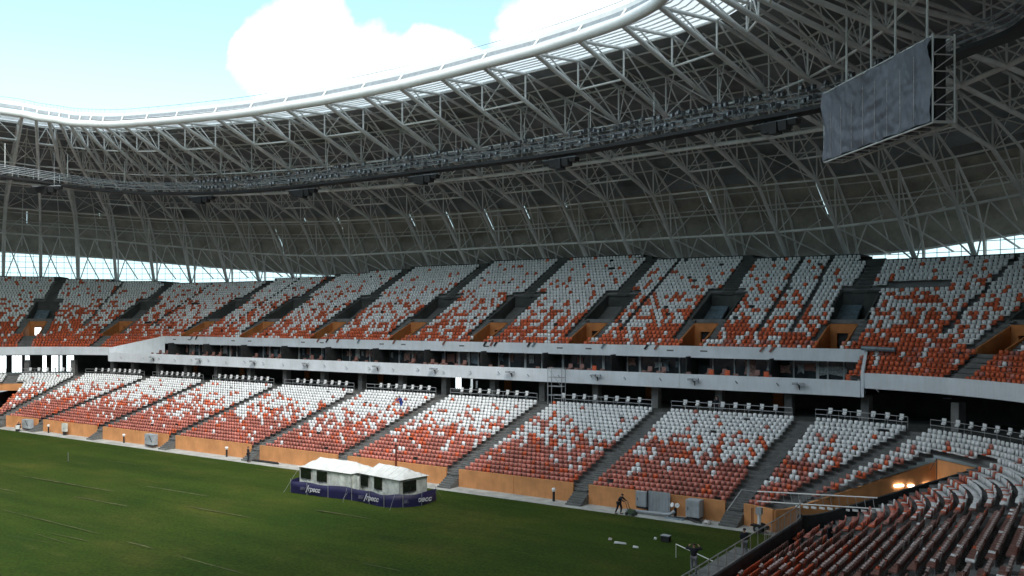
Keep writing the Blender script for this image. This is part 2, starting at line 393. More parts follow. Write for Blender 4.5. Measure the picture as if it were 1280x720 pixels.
# ------------------------------------------------------------------ lower stand
lower = empty('lower_stand', (0, 50, 0), 'concrete lower tier with orange pitch-side wall running round the pitch', 'grandstand')
b = MB()
US = usteps(-60, U5 - 4)
US_SEAT = (UT - 60)
full = usteps(0, UT, 2.5, .5)
def arcpt(u, s, z): x, y = P(u, s); return (x, y, z)
def terrace(b, us, srow, zrow, dep, nrow, cut, start=lambda u: 0, end=None):
    for k in range(len(us) - 1):
        u0, u1 = us[k], us[k + 1]; um = (u0 + u1) / 2
        n1 = end(um) if end else nrow
        for i in range(start(um), n1):
            s0, s1 = srow(i), srow(i) + dep; z = zrow(i); zn = zrow(i + 1)
            x, y = P(um, (s0 + s1) / 2)
            if cut(um, (s0 + s1) / 2, x, y): continue
            b.face([arcpt(u0, s0, z), arcpt(u1, s0, z), arcpt(u1, s1, z), arcpt(u0, s1, z)])
            if i < n1 - 1: b.face([arcpt(u0, s1, z), arcpt(u1, s1, z), arcpt(u1, s1, zn), arcpt(u0, s1, zn)])
us_f = usteps(0, UT, 1.0, .12)
terrace(b, us_f, lambda i: .1 + .8 * i, lambda i: 1.1 + .245 * i, .8, ROWS_L, lambda u, s, x, y: in_tunnel(x, y))
# riser of the last row up to the concourse
for k in range(len(us_f) - 1):
    u0, u1 = us_f[k], us_f[k + 1]
    b.face([arcpt(u0, S_TOP_L, 6.0), arcpt(u1, S_TOP_L, 6.0), arcpt(u1, S_TOP_L, Z_CON), arcpt(u0, S_TOP_L, Z_CON)])
b.build('terrace', M['conc'], lower)
b = MB()
for k in range(len(full) - 1):
    u0, u1 = full[k], full[k + 1]
    b.face([arcpt(u0, S_TOP_L, Z_CON), arcpt(u1, S_TOP_L, Z_CON), arcpt(u1, 31, Z_CON), arcpt(u0, 31, Z_CON)])
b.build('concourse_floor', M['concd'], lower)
# front wall in segments between the stair gaps
def wall_seg(u0, u1, s0, s1, z0, z1, name, m, parent, uz=None):
    b = MB(); us = usteps(u0, u1, 3, .4); cols = []
    for u in us:
        zt = z1 if uz is None else uz(u)
        cols.append([arcpt(u, s0, z0), arcpt(u, s0, zt), arcpt(u, s1, zt), arcpt(u, s1, z0)])
    b.sweep(cols, closed=True); b.face(cols[0]); b.face(cols[-1][::-1])
    return b.build(name, m, parent)
GAP = .75
tun_u = []
for o, d, nrm, w, L in TUN:
    best = []
    for q in (0, w):
        pt = o + nrm * q; bu = min((math.hypot(P(u / 20, 0)[0] - pt.x, P(u / 20, 0)[1] - pt.y), u / 20) for u in range(0, int(U5 * 20))); best.append(bu[1])
    tun_u.append((min(best), max(best)))
gaps = [(a - GAP, a + GAP) for a in LOW_AISLES if a > U2 - 3 and a < U4 + 30] + tun_u
gaps = [g for g in gaps if not (tun_u[0][0] < g[0] < tun_u[0][1]) or g in tun_u]
gaps = sorted(gaps); edges = []
cur = -50
for g0, g1 in gaps:
    if g0 > cur: edges.append((cur, g0))
    cur = max(cur, g1)
edges.append((cur, U5 + 5))
for (a, c) in edges:
    near = c <= tun_u[0][1] + .1 and c <= tun_u[0][0] + .1
    if c <= tun_u[0][0] + .01:
        wall_seg(a % UT if a >= 0 else 0, c, 0, .22, 0, 2.3, 'front_wall', M['dark'], lower)
        wall_seg(UT - 50, UT, 0, .22, 0, 2.3, 'front_wall', M['dark'], lower)
        continue
    # orange panels about 13 m long with thin joints
    n = max(1, round((c - a) / 7.5))
    for k in range(n):
        wall_seg(a + (c - a) * k / n + .015, a + (c - a) * (k + 1) / n - .015, 0, .2, 0, 1.65, 'front_wall', M['orange'], lower)
wall_seg(U5 + 5, UT - 50, 0, .2, 0, 1.65, 'front_wall', M['orange'], lower)
# pitch side skin of near end wall is orange too
# stair flights: aisles in the terrace plus the flight through the wall
def stair_flight(ua, sr, zr, n, dep, rise, w, parent, s_start=None, ground=False, name='stair_flight', cutf=None):
    b = MB(); h = heading(ua)
    for i in range(n):
        for q in (0, 1):
            s = sr + dep * (i + .5 * q + .25) ; z = zr + rise * i + rise * .5 * q
            if cutf:
                x, y = P(ua, s)
                if cutf(ua, s, x, y): continue
            x, y = P(ua, s)
            b.box((x, y, z - .05 + .03), (w, dep / 2 + .01, .14), h)
    if ground:
        for k in range(6):
            s = .3 - .28 * k - .14; x, y = P(ua, s); z = 1.1 * (1 - (k + 1) / 7)
            b.box((x, y, z / 2), (2 * GAP - .02, .28, z), h)
    return b.build(name, M['step'], parent)
for a in LOW_AISLES:
    stair_flight(a, .1, 1.1, ROWS_L, .8, .245, 1.15, lower, ground=(a > U2 - 3), cutf=lambda u, s, x, y: in_tunnel(x, y, .3))
# tunnels
for o, d, nrm, w, L in TUN:
    near = o.x < 0
    for side in (0, 1):
        q = 0 if side == 0 else w
        s0 = o + nrm * q; th = -.25 if side == 0 else .25
        b = MB(); N = 13; cols = []
        for k in range(N + 1):
            ts_ = (-.95 if side == 0 else -1.6) if near else 0; t = ts_ + (L - ts_) * k / N; pt = s0 + d * t; p2 = pt + nrm * th
            zt = 1.65 + (.0 if t < .5 else .245 * (t - .5)) if side == 0 else 2.3 + .215 * max(0, t)
            if not near: zt = 1.65 + .28 * max(0, t - .5)
            cols.append([(pt.x, pt.y, 0), (pt.x, pt.y, zt), (p2.x, p2.y, zt), (p2.x, p2.y, 0)])
        b.sweep(cols, closed=True); b.face(cols[0]); b.face(cols[-1])
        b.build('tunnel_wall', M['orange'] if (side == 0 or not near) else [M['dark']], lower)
    e0 = o + d * L; e1 = e0 + nrm * w
    b = MB(); zt = 4.95 if near else 5.3; zb_ = 3.2 if near else 4.2
    e2, e3 = e1 + d * .3, e0 + d * .3
    b.hexa([(e0.x, e0.y, zb_), (e1.x, e1.y, zb_), (e2.x, e2.y, zb_), (e3.x, e3.y, zb_), (e0.x, e0.y, zt), (e1.x, e1.y, zt), (e2.x, e2.y, zt), (e3.x, e3.y, zt)])
    b.build('tunnel_lintel', M['orange'], lower)
    b = MB()
    f0, f1 = e0 + d * 12, e1 + d * 12
    for (p, q) in ((e0, f0), (f0, f1), (f1, e1)): b.face([(p.x, p.y, 0), (q.x, q.y, 0), (q.x, q.y, 3.6), (p.x, p.y, 3.6)])
    b.face([(e0.x, e0.y, zb_ + .05), (e1.x, e1.y, zb_ + .05), (f1.x, f1.y, zb_ + .05), (f0.x, f0.y, zb_ + .05)])
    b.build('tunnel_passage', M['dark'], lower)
# lit lamps on the near tunnel's left wall
o, d, nrm, w, L = TUN[0]
for t, z, ln in ((9.7, 3.05, .75), (10.75, 3.0, .45), (12.2, 3.0, .6)):
    pt = o + d * t + nrm * .07
    b = MB(); b.box((0, 0, 0), (ln, .12, .14))
    tag(local(b, 'tunnel_lamp', M['lit'], None), {9.7: 'bright lit lamp on tunnel wall, lowest and longest of the three', 10.75: 'short lit lamp on tunnel wall, between two longer lamps', 12.2: 'lit lamp on tunnel wall nearest to the tunnel end'}[t], 'lamp', 'lit lamps on the tunnel wall')
    ob = col.objects[-1]; ob.location = (pt.x, pt.y, z); ob.rotation_euler = (0, 0, math.atan2(d.y, d.x))

# concourse: back wall with door openings, columns, soffit
SB = 28.0
b = MB(); opens = []
def wallgrid(b, u0, u1, s, z0, z1, holes):
    us = sorted(set(usteps(u0, u1, 2.5, .4) + [h for hh in holes for h in (hh[0], hh[1]) if u0 < h < u1]))
    for a, c in zip(us, us[1:]):
        m = (a + c) / 2; hit = [hh for hh in holes if hh[0] < m < hh[1]]
        if hit:
            zz0, zz1 = hit[0][2], hit[0][3]
            if zz0 > z0 + .01: b.face([arcpt(a, s, z0), arcpt(c, s, z0), arcpt(c, s, zz0), arcpt(a, s, zz0)])
            b.face([arcpt(a, s, zz1), arcpt(c, s, zz1), arcpt(c, s, z1), arcpt(a, s, z1)])
        else: b.face([arcpt(a, s, z0), arcpt(c, s, z0), arcpt(c, s, z1), arcpt(a, s, z1)])
def uang(deg): return U3 + R(deg) * R0
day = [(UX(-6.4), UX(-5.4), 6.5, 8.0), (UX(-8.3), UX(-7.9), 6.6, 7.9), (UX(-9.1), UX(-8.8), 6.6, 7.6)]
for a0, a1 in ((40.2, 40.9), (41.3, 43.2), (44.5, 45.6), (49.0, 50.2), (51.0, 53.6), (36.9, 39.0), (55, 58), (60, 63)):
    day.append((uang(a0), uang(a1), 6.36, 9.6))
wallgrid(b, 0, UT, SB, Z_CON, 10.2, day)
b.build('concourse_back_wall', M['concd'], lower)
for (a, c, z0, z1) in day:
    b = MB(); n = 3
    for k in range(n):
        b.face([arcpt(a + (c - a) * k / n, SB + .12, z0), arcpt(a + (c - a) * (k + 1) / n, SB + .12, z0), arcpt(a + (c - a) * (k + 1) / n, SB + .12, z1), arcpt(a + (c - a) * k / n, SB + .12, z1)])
    w_ = b.build('window_daylight_glow', M['glowwin'], lower)  # panes glow by themselves to imitate daylight from outside
    b = MB()
    for k in range(n + 1):
        x, y = P(a + (c - a) * k / n, SB + .02); b.box((x, y, (z0 + z1) / 2), (.07, .07, z1 - z0), heading((a + c) / 2))
    fr = b.build('window_frame', M['mull'], None); fr.parent = w_; fr.matrix_parent_inverse = w_.matrix_world.inverted()
    fr.location = (-w_.location.x, -w_.location.y, -w_.location.z) if False else (0, 0, 0)
    fr.parent = w_
XC = [54.5, 49.2, 42.0, 34.6, 27, 19.3, 11.7, 4.6, -2.5, -9.6, -17.0, -24.0, -31, -38.2, -45.3, -52.4]
ucol = [UX(x) for x in XC] + [U3 + R(a) * R0 for a in (14, 30, 46, 62, 78)] + [U2 - R(a) * R0 for a in (12, 30, 48, 66)] + [U1 - 4, U1 - 12, U1 - 20]
for u in ucol:
    x, y = P(u, 20.6); b = MB(); b.box((x, y, (Z_CON + 8.8) / 2), (.75, .9, 8.8 - Z_CON), heading(u)); b.build('column', M['conc'], lower)
# small rooms and doors on the concourse back wall
for X in (50, 38, 23, 8, -14, -21, -34, -49):
    x, y = P(UX(X), SB - .1); b = MB(); b.box((x, y, Z_CON + 1.05), (1.1, .08, 2.1)); b.build('door', M['concd'] if rnd.random() < .5 else M['oranged'], lower)

# ------------------------------------------------------------------ upper stand
upper = empty('upper_stand', (0, 70, 8.5), 'concrete upper tier with white fascia rising to the roof columns', 'grandstand')
SF = 19.0
def up_start(u):
    if in_box(u): return 5
    if BOX1 <= u < GB1:
        d0 = CX + 0.0; X = P(u, 21)[0]; X1 = P(BOX1, 21)[0]; X2 = P(GB1, 21)[0]
        return max(0, 5 - int(5.99 * (X - X1) / (X2 - X1)))
    return 0
def vomcut(u, s, x=0, y=0):
    for a in UP_AISLES:
        if abs(u - a) > 4: continue
        l = abs(lat(u, s, a))
        if 29.4 < s < 35.4 and l < 2.05: return True
        if 24.0 < s < 28.7 and l < 1.4: return True
    return False
b = MB()
usu = usteps(0, UT, .5, .06)
usu = [u for u in usu if u < U5 + .6] + [u for u in full if u > U5 + .6]
for a in LA:      # clean edges beside the openings
    for e_ in (-2.05, -1.4, 1.4, 2.05):
        usu = [u for u in usu if abs(u - a - e_) > .14] + [a + e_]
usu = sorted(usu)
terrace(b, usu, lambda i: 19.1 + .8 * i, lambda i: 10.3 + .424 * i, .8, 33, vomcut, up_start, lambda u: rows_up(u))
b.build('terrace', M['conc'], upper)
# parapet behind the last row
b = MB()
us2 = usteps(0, UT, 1.2, .25)
for a, c in zip(us2, us2[1:]):
    n = rows_up((a + c) / 2); s = 19.1 + .8 * n; z0 = 10.3 + .424 * (n - 1); z1 = z0 + .95
    b.face([arcpt(a, s, z0), arcpt(c, s, z0), arcpt(c, s, z1), arcpt(a, s, z1)])
    b.face([arcpt(a, s, z1), arcpt(c, s, z1), arcpt(c, 49.6, z1), arcpt(a, 49.6, z1)])
    b.face([arcpt(a, 49.6, z1), arcpt(c, 49.6, z1), arcpt(c, 49.6, 5), arcpt(a, 49.6, 5)])
b.build('back_parapet', M['concd'], upper)
# soffit over the concourse
b = MB()
for a, c in zip(full, full[1:]):
    zs_ = 8.85 if GB0 < (a + c) / 2 < GB1 else 9.62
    b.face([arcpt(a, SF + .1, zs_), arcpt(c, SF + .1, zs_), arcpt(c, 30, zs_), arcpt(a, 30, zs_)])
    b.face([arcpt(a, 30, 5), arcpt(c, 30, 5), arcpt(c, 30, 14), arcpt(a, 30, 14)]) if not (U3 < (a + c) / 2 < U4) else None
b.build('soffit', M['conc'], upper)
# white fascia, panels
def fz(u):   # the fascia rises slightly towards the far end
    return 0 if u < UX(40) else min(1.0, (u - UX(40)) / 22)
def fascia(u0, u1, s, z0, z1, th, name, parent, step, zf=None):
    n = max(1, round((u1 - u0) / step))
    for k in range(n):
        a, c = u0 + (u1 - u0) * k / n, u0 + (u1 - u0) * (k + 1) / n
        b = MB(); cols = []
        for u in usteps(a + .01, c - .01, 6, .25):
            cols.append([arcpt(u, s, z0), arcpt(u, s, z1), arcpt(u, s + th, z1), arcpt(u, s + th, z0)])
        b.sweep(cols, closed=True); b.face(cols[0]); b.face(cols[-1]); b.build(name, M['white'], parent)
fascia(0, GB0, SF - .12, 9.55, 10.95, .2, 'fascia_panel', upper, 14)
fascia(GB1, U5 + 4, SF - .12, 9.75, 11.1, .2, 'fascia_panel', upper, 14)
fascia(U5 + 4.02, UT, SF - .12, 8.75, 10.95, .2, 'fascia_panel', upper, 60)
# vomitories, slabs above and stair wells
def ptl(ua, l, s, z):
    """point at metric offset l from aisle ua on row s"""
    x, y = P(ua, s); h = heading(ua); return (x + math.cos(h) * l, y + math.sin(h) * l, z)
def lbox(b, ua, l0, l1, s0, s1, z0, z1, z2=None, z3=None):
    z2 = z1 if z2 is None else z2
    lo = [ptl(ua, l0, s0, z0), ptl(ua, l1, s0, z0), ptl(ua, l1, s1, z0 if z3 is None else z3), ptl(ua, l0, s1, z0 if z3 is None else z3)]
    hi = [ptl(ua, l0, s0, z1), ptl(ua, l1, s0, z1), ptl(ua, l1, s1, z2), ptl(ua, l0, s1, z2)]
    b.hexa(lo + hi)
for a in UP_AISLES:
    zf = zup(24.0)   # 12.7
    v = empty('vomitory', (0, 0, 0)); v.parent = upper; v.location = (0, -70, -8.5)
    bpy.data.objects.remove(v)
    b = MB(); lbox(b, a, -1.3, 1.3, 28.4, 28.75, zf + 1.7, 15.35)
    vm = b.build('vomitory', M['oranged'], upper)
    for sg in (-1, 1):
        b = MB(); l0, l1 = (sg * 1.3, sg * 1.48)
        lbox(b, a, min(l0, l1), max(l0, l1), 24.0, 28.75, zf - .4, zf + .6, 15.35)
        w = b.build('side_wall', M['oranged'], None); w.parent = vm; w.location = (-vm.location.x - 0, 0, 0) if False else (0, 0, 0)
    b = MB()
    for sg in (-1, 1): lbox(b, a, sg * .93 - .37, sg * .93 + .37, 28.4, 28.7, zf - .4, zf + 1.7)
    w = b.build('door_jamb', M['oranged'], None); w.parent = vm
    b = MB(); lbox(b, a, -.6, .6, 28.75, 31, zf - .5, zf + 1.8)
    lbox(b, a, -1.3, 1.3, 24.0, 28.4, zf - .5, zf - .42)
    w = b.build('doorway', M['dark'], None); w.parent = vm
    if a > U3 + 3 and a < U4:
        b = MB(); lbox(b, a, -.5, -.05, 28.45, 28.5, zf + .2, zf + 1.55); lbox(b, a, .05, .5, 28.45, 28.5, zf + .2, zf + 1.55); w = b.build('doorway_daylight_glow', M['glowwin'], None); w.parent = vm  # self-glowing panes imitate daylight seen through the doorway
    # slab and well
    b = MB(); lbox(b, a, -1.9, 1.9, 28.76, 29.4, 15.0, 15.42); b.build('landing_slab', M['step'], upper)
    b = MB()
    zb0 = 13.9
    lbox(b, a, -2.15, -1.95, 29.3, 35.5, zb0, 15.9, 19.0); lbox(b, a, 1.95, 2.15, 29.3, 35.5, zb0, 15.9, 19.0)
    lbox(b, a, -1.95, 1.95, 35.3, 35.5, zb0, 19.0); lbox(b, a, -1.95, 1.95, 29.3, 35.3, zb0 - .2, zb0)
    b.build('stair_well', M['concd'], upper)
    # sloping cover over half of the well, part of it wrapped in bluish film
    b = MB(); lbox(b, a, -.2, 1.95, 30.8, 35.2, 14.2, 14.6, 17.4, 17.0)
    b.build('well_ramp', M['step'] if rnd.random() < .6 else M['teal'], upper)
    n = rows_up(a + .3)
    b = MB()
    for i in range(20, n):
        for q in (0, 1):
            s = 19.1 + .8 * (i + .5 * q + .25); z = 10.3 + .424 * (i + .5 * q); x, y = P(a, s)
            b.box((x, y, z), (1.6, .41, .16), heading(a))
    b.build('stair_flight', M['concd'], upper)
    for sg in (-1, 1):
        b = MB()
        for i in range(up_start(a), 13):
            for q in (0, 1):
                s = 19.1 + .8 * (i + .5 * q + .25); z = 10.3 + .424 * (i + .5 * q); x, y, _ = ptl(a, sg * 1.93, s, 0)
                b.box((x, y, z), (.8, .41, .16), heading(a))
        b.build('stair_flight', M['step'], upper)
    if not in_box(a):
        b = MB()
        for i in range(0, 6):
            for q in (0, 1):
                s = 19.1 + .8 * (i + .5 * q + .25); z = 10.3 + .424 * (i + .5 * q); x, y, _ = ptl(a, 0, s, 0)
                b.box((x, y, z), (1.9, .41, .16), heading(a))
        b.build('stair_flight', M['step'], upper)

# ------------------------------------------------------------------ gallery of boxes
gal = empty('box_gallery', (0, 62, 9), 'long row of glazed hospitality boxes between two white bands', 'gallery')
fascia(GB0, GB1, SF - .25, 8.72, 10.2, .25, 'lower_band', gal, 14.0)
fascia(BOX0, BOX1, 23.1, 11.7, 12.95, .25, 'upper_band', gal, 19.0)
b = MB()
for a, c in zip(usteps(GB0, GB1), usteps(GB0, GB1)[1:]):
    b.face([arcpt(a, SF, 9.3), arcpt(c, SF, 9.3), arcpt(c, 29, 9.3), arcpt(a, 29, 9.3)])
b.build('balcony_floor', M['concd'], gal)
b = MB()
for a, c in zip(usteps(GB0, GB1), usteps(GB0, GB1)[1:]):
    b.face([arcpt(a, 23.1, 11.9), arcpt(c, 23.1, 11.9), arcpt(c, 29, 11.9), arcpt(a, 29, 11.9)])
b.build('ceiling', M['concd'], gal)
for u, ub in ((BOX0, GB0), (BOX1, GB1)):
    b = MB()
    q = [arcpt(ub, SF - .2, 10.2), arcpt(u, 23.1, 12.95), arcpt(u, 23.4, 12.95), arcpt(ub, SF + .2, 10.95)]
    n0 = [arcpt(ub, SF - .2, 8.75), arcpt(u, 23.1, 9.3), arcpt(u, 23.1, 12.95), arcpt(ub, SF - .2, 10.95)]
    off = Vector(P(u + (.25 if u == BOX1 else -.25), 20)) - Vector(P(u, 20)); off = off.normalized() * .3
    b.hexa(n0 + [(x + off.x, y + off.y, z) for x, y, z in n0])
    b.build('end_wall', M['white'], gal)
b = MB(); SG = 25.3
for a, c in zip(usteps(GB0, GB1), usteps(GB0, GB1)[1:]):
    b.face([arcpt(a, SG, 9.3), arcpt(c, SG, 9.3), arcpt(c, SG, 11.95), arcpt(a, SG, 11.95)])
b.build('glazing', M['glass'], gal)
u = BOX0 + .3; k = 0
while u < BOX1 - .3:
    x, y = P(u, SG - .08); b = MB(); wd = .14 if k % 3 else .3
    b.box((x, y, 10.6), (wd, .12, 2.5), heading(u)); b.build('mullion', M['mull'], gal); k += 1
    u += rnd.choice((1.5, 1.6, 2.4)) / scale(u, SG)
# pale crumpled film taped on the glass
u = BOX0 + 1
while u < BOX1 - 1.5:
    if rnd.random() < (.92 if u > UX(-20) else .55):
        b = MB(); pts = []
        n = 7; w_ = rnd.uniform(.4, 1.3); h_ = rnd.uniform(.7, 1.5); z0 = rnd.uniform(10.4, 10.8)
        for (fx, fz_) in ((-.5, -.5), (-.1, -.5 + rnd.uniform(0, .25)), (.5, -.5 + rnd.uniform(-.05, .15)), (.5 + rnd.uniform(-.15, .05), 0), (.5, .5), (.1, .5 - rnd.uniform(0, .1)), (-.5, .5), (-.5 + rnd.uniform(-.05, .2), .1)):
            pts.append(arcpt(u + fx * w_, SG - .1 - rnd.uniform(0, .02), z0 + .15 + fz_ * h_))
        b.face(pts); b.build('taped_film', rnd.choice([M['filmd'], M['teal'], M['filmback'], M['filmr']]), gal)
    u += rnd.uniform(.9, 1.7)
# box partitions between balconies
for X in range(-50, 54, 9):
    b = MB(); x, y = P(UX(X), 23.6); b.box((x, y, 10.6), (.12, 3.2, 2.5)); b.build('partition', M['dark'], gal)
# wrapped armchairs on the balcony
def armchair_proto():
    root = empty('wrapped_armchair', (0, 0, 0), 'bulky armchair under plastic film on the box balcony', 'armchair', 'film wrapped armchairs on the box balcony')
    b = MB(); b.box((0, 0, .42), (.56, .5, .2)); local(b, 'seat', M['filmback'], root)
    b = MB(); b.hexa([(-.28, .2, .4), (.28, .2, .4), (.28, .34, .4), (-.28, .34, .4), (-.24, .3, 1.0), (.24, .3, 1.0), (.24, .42, .98), (-.24, .42, .98)]); local(b, 'backrest', M['filmback'], root)
    return root
ac = armchair_proto(); first = True
for X in np.arange(-57, 57, 1.7):
    for s, z in ((20.6, 9.75), (22.2, 10.1)):
        if rnd.random() < .55: continue
        u = UX(X + rnd.uniform(-.1, .1)); x, y = P(u, s)
        o = ac if first else copy_tree(ac); first = False
        o.location = (x, y, z - .45); o.rotation_euler = (0, 0, heading(u))
        o['label'] = ('armchair under dull plastic film in the %s row of the box balcony' % ('front' if s < 21 else 'back'))
for i, X in enumerate((-46.3, -44.6, -50.3, -55.1, -31.0)):
    x, y = P(UX(X), 19.75); b = MB(); b.box((0, 0, .25), (.5, .45, .14)); r_ = empty('orange_armchair', (x, y, 9.85), ['orange armchair behind the lower white band, right of its twin', 'orange armchair behind the lower white band, left of its twin', 'orange armchair alone near the last dark box', 'orange armchair in the last box before the gallery end', 'orange armchair near the middle of the gallery'][i], 'armchair', 'orange armchairs in the gallery')
    local(b, 'seat', M['hiviz'], r_); b = MB(); b.box((0, .24, .5), (.52, .1, .62)); local(b, 'backrest', M['hiviz'], r_)
# fascia lamps (twin heads on a bracket)
lam = empty('fascia_lamp', (0, 0, 0), 'small twin spotlight on bracket below the lower white band', 'spotlight', 'spotlights on the white band')
for sx in (-.32, .32):
    b = MB(); b.box((sx, -.35, .15), (.5, .3, .22)); local(b, 'lamp_head', M['gutter'], lam)
b = MB(); b.tube((0, 0, -.25), (0, -.35, .1), .05, 5); b.tube((0, -.02, -.45), (0, -.02, .0), .05, 5); local(b, 'bracket', M['black'], lam)
for i, X in enumerate([48.1, 36.4, 24.0, 13.1, 0.1, -9.4, -20.8, -32.1, -43.3, -53.9]):
    x, y = P(UX(X), SF - .3); o = lam if i == 0 else copy_tree(lam); o.location = (x, y, 9.55)
    o['label'] = 'twin spotlight on the lower white band, number %s from the gallery end nearest the viewer' % ['ten', 'nine', 'eight', 'seven', 'six', 'five', 'four', 'three', 'two', 'one'][i]
sp0 = None
ws_ = list(np.arange(-56, 56, 4.1))
for i, X in enumerate(ws_):
    x, y = P(UX(X), SF - .3)
    if sp0 is None:
        sp0 = empty('cable_bracket', (0, 0, 0), 'tiny dark bracket on the lower white band', 'bracket', 'tiny dark brackets on the white band')
        b = MB(); b.tube((0, 0, -.12), (.14, -.2, .14), .06, 5, cap=True); local(b, 'bracket_arm', M['gutter'], sp0); o = sp0
    else: o = copy_tree(sp0)
    o.location = (x, y, 9.5 + rnd.uniform(-.15, .1))
# dark film ends hanging over the upper band
fl = None
for i, X in enumerate((55.5, 44.2, 43, 15.4, 13.6, 11.5, 7.5, 1.0, -7.5, -14, -15, -15.6, -20.5, -21.2, -30.6, -36, -37.2, -49, -50, -57.3)):
    x, y = P(UX(X), 23.02); b = MB()
    b.face([(-.22, 0, .15), (.1, -.02, .2), (.28, -.05, -.1), (.45, -.04, -.32), (.25, -.06, -.4), (.02, -.03, -.1)])
    b.face([(-.22, .1, .15), (.02, .05, -.1), (.25, .0, -.4), (.45, .02, -.32), (.28, .03, -.1), (.1, .06, .2)])
    o = empty('hanging_scrap', (x, y, 12.85), 'dark scrap of film hanging over the upper white band, %s from the left' % ordn[i], 'scrap', 'dark scraps hanging over the upper white band')
    local(b, 'scrap', rnd.choice([M['filmback'], M['black'], M['teal']]), o)

# ------------------------------------------------------------------ seats
def h2(i, j, k):
    return ((math.sin(i * 127.1 + j * 311.7 + k * 74.7) * 43758.5453) % 1.0)
def is_white(tier, frac, pos, i):
    c = h2(math.floor(pos / 3.1), math.floor(i / 2), tier); c2 = h2(math.floor(pos / 7.0), math.floor(i / 5), tier + 3)
    if tier == 0: pw = np.interp(frac, [0, .1, .28, .45, .62, .8, 1.0], [0, .02, .14, .36, .70, .90, .99])
    else: pw = np.interp(frac, [0, .1, .2, .35, .5, .7, 1.0], [.0, .05, .22, .5, .68, .86, .96])
    pw = pw + (c - .5) * .38 * (1 - abs(2 * pw - 1)) + (c2 - .5) * .3 * (1 - abs(2 * pw - 1))
    return rnd.random() < pw
seats = []   # x, y, z, heading, white, tier, row
def fill_rows(tier, aisles, nrow, s_of, z_of, umin, umax, free, start=lambda u: 0, end=None):
    al = sorted(aisles)
    for i in range(nrow):
        s = s_of(i); z = z_of(i)
        bounds = [umin] + [a for a in al if umin < a < umax] + [umax]
        for a, c in zip(bounds, bounds[1:]):
            # metric length of this block's row, walked in small steps
            us = usteps(a, c, 1.0, .1); L = [0]
            for p0, p1 in zip(us, us[1:]): L.append(L[-1] + (p1 - p0) * scale((p0 + p1) / 2, s))
            T = L[-1]; half = .85 if tier == 0 else .9
            n = int((T - 2 * half) / .5)
            if n < 1: continue
            st = (T - n * .5) / 2 + .25
            for k in range(n):
                d = st + .5 * k; u = float(np.interp(d, L, us))
                if i < start(u) or (end and i >= end(u)): continue
                x, y = P(u, s)
                if free(u, s, x, y, i): continue
                seats.append((x, y, z, heading(u), is_white(tier, i / (nrow - 1), u * scale(u, 15) * 2, i), tier, i, u))
def free_low(u, s, x, y, i):
    if in_tunnel(x, y, .2, 2.1 if x < 0 else .5): return True
    return h2(round(u * 3.3), i, 9) < .006
THIN = [UX(-30.8), UX(-47.3), UX(-50.9), U2 - R(20) * R0, U2 - R(36) * R0, U1 + R(42) * R0, UX(40), U3 + R(33) * R0, U3 + R(60) * R0, U3 + R(10) * R0]
def free_up(u, s, x, y, i):
    for a in UP_AISLES:
        if abs(u - a) > 4.5: continue
        l = abs(lat(u, s, a))
        if s < 24.0 and not in_box(a): lim = 1.0
        elif s < 29.5: lim = 2.45
        elif s < 36: lim = 2.35
        else: lim = 1.0
        if s < 24.9 and in_box(a): lim = .95
        if l < lim: return True
    for a in THIN:
        if abs(u - a) < .9 and i > 8 and abs(lat(u, s, a)) < .3: return True
    if -65 < x < -58.5 and i in (20, 21): return True
    return h2(round(u * 3.3), i, 5) < .008
fill_rows(0, LOW_AISLES, ROWS_L, lambda i: .45 + .8 * i, lambda i: 1.1 + .245 * i, -14, U5 + 0, free_low)
OPP = [UT - U1 - a for a in ()] + [U6 + X + CX for X in (-47, -32.3, -16.8, -1.5, 12.1, 26.6, 40.6, 54.3)]
fill_rows(0, OPP, ROWS_L, lambda i: .45 + .8 * i, lambda i: 1.1 + .245 * i, U5 + 1, UT - 16, lambda *a: False)
fill_rows(1, OPP, 30, lambda i: 19.5 + .8 * i, lambda i: 10.3 + .424 * i, U5 + 1, U8 - 3, lambda *a: False)
fill_rows(1, UP_AISLES, 33, lambda i: 19.5 + .8 * i, lambda i: 10.3 + .424 * i, U1 - 28, U4 + 36, free_up, up_start, rows_up)
# seat template (bucket seat with rounded back), local: faces -y
bo = [(-.19, .0), (.19, .0), (.205, .28), (.14, .40), (-.14, .40), (-.205, .28)]
tv = []; tf = []
for (x, z) in bo: tv.append((x, .12 + .06 * z, .42 + z))
for (x, z) in bo: tv.append((x * .96, .17 + .10 * z, .42 + z * .985))
tf += [(0, 1, 2, 3, 4, 5), (11, 10, 9, 8, 7, 6)] + [(k, k + 6, (k + 1) % 6 + 6, (k + 1) % 6) for k in range(6)]
k = len(tv)
tv += [(-.21, -.26, .36), (.21, -.26, .36), (.21, .15, .33), (-.21, .15, .33), (-.22, -.26, .45), (.22, -.26, .45), (.22, .15, .43), (-.22, .15, .43)]
tf += [tuple(k + q for q in f) for f in ((3, 2, 1, 0), (4, 5, 6, 7), (0, 1, 5, 4), (1, 2, 6, 5), (2, 3, 7, 6), (3, 0, 4, 7))]
def in_view(x, y, z):
    dx, dy = x - CAMX, y - CAMY; a = math.atan2(dy, dx) - R(56.02); D = math.hypot(dx, dy)
    dep = D * math.cos(a)
    if dep < 1: return False
    px = 640 - 1112 * math.tan(a); py = 397 - (z - CAMZ) / dep * 1112
    return -5 < px < 1285 and -5 < py < 722
vis = []; rest = []
for sd in seats:
    x, y, z = sd[:3]
    (vis if in_view(x, y, z + .6) else rest).append(((x - CAMX) ** 2 + (y - CAMY) ** 2, sd))
vis.sort(key=lambda t: t[0])
near300 = [t[1] for t in vis[:300]]; others = [t[1] for t in vis[300:]] + [t[1] for t in rest]
print('seats', len(seats), 'visible', len(vis))
TV = np.array(tv); nv = len(tv)
Ns = len(others)
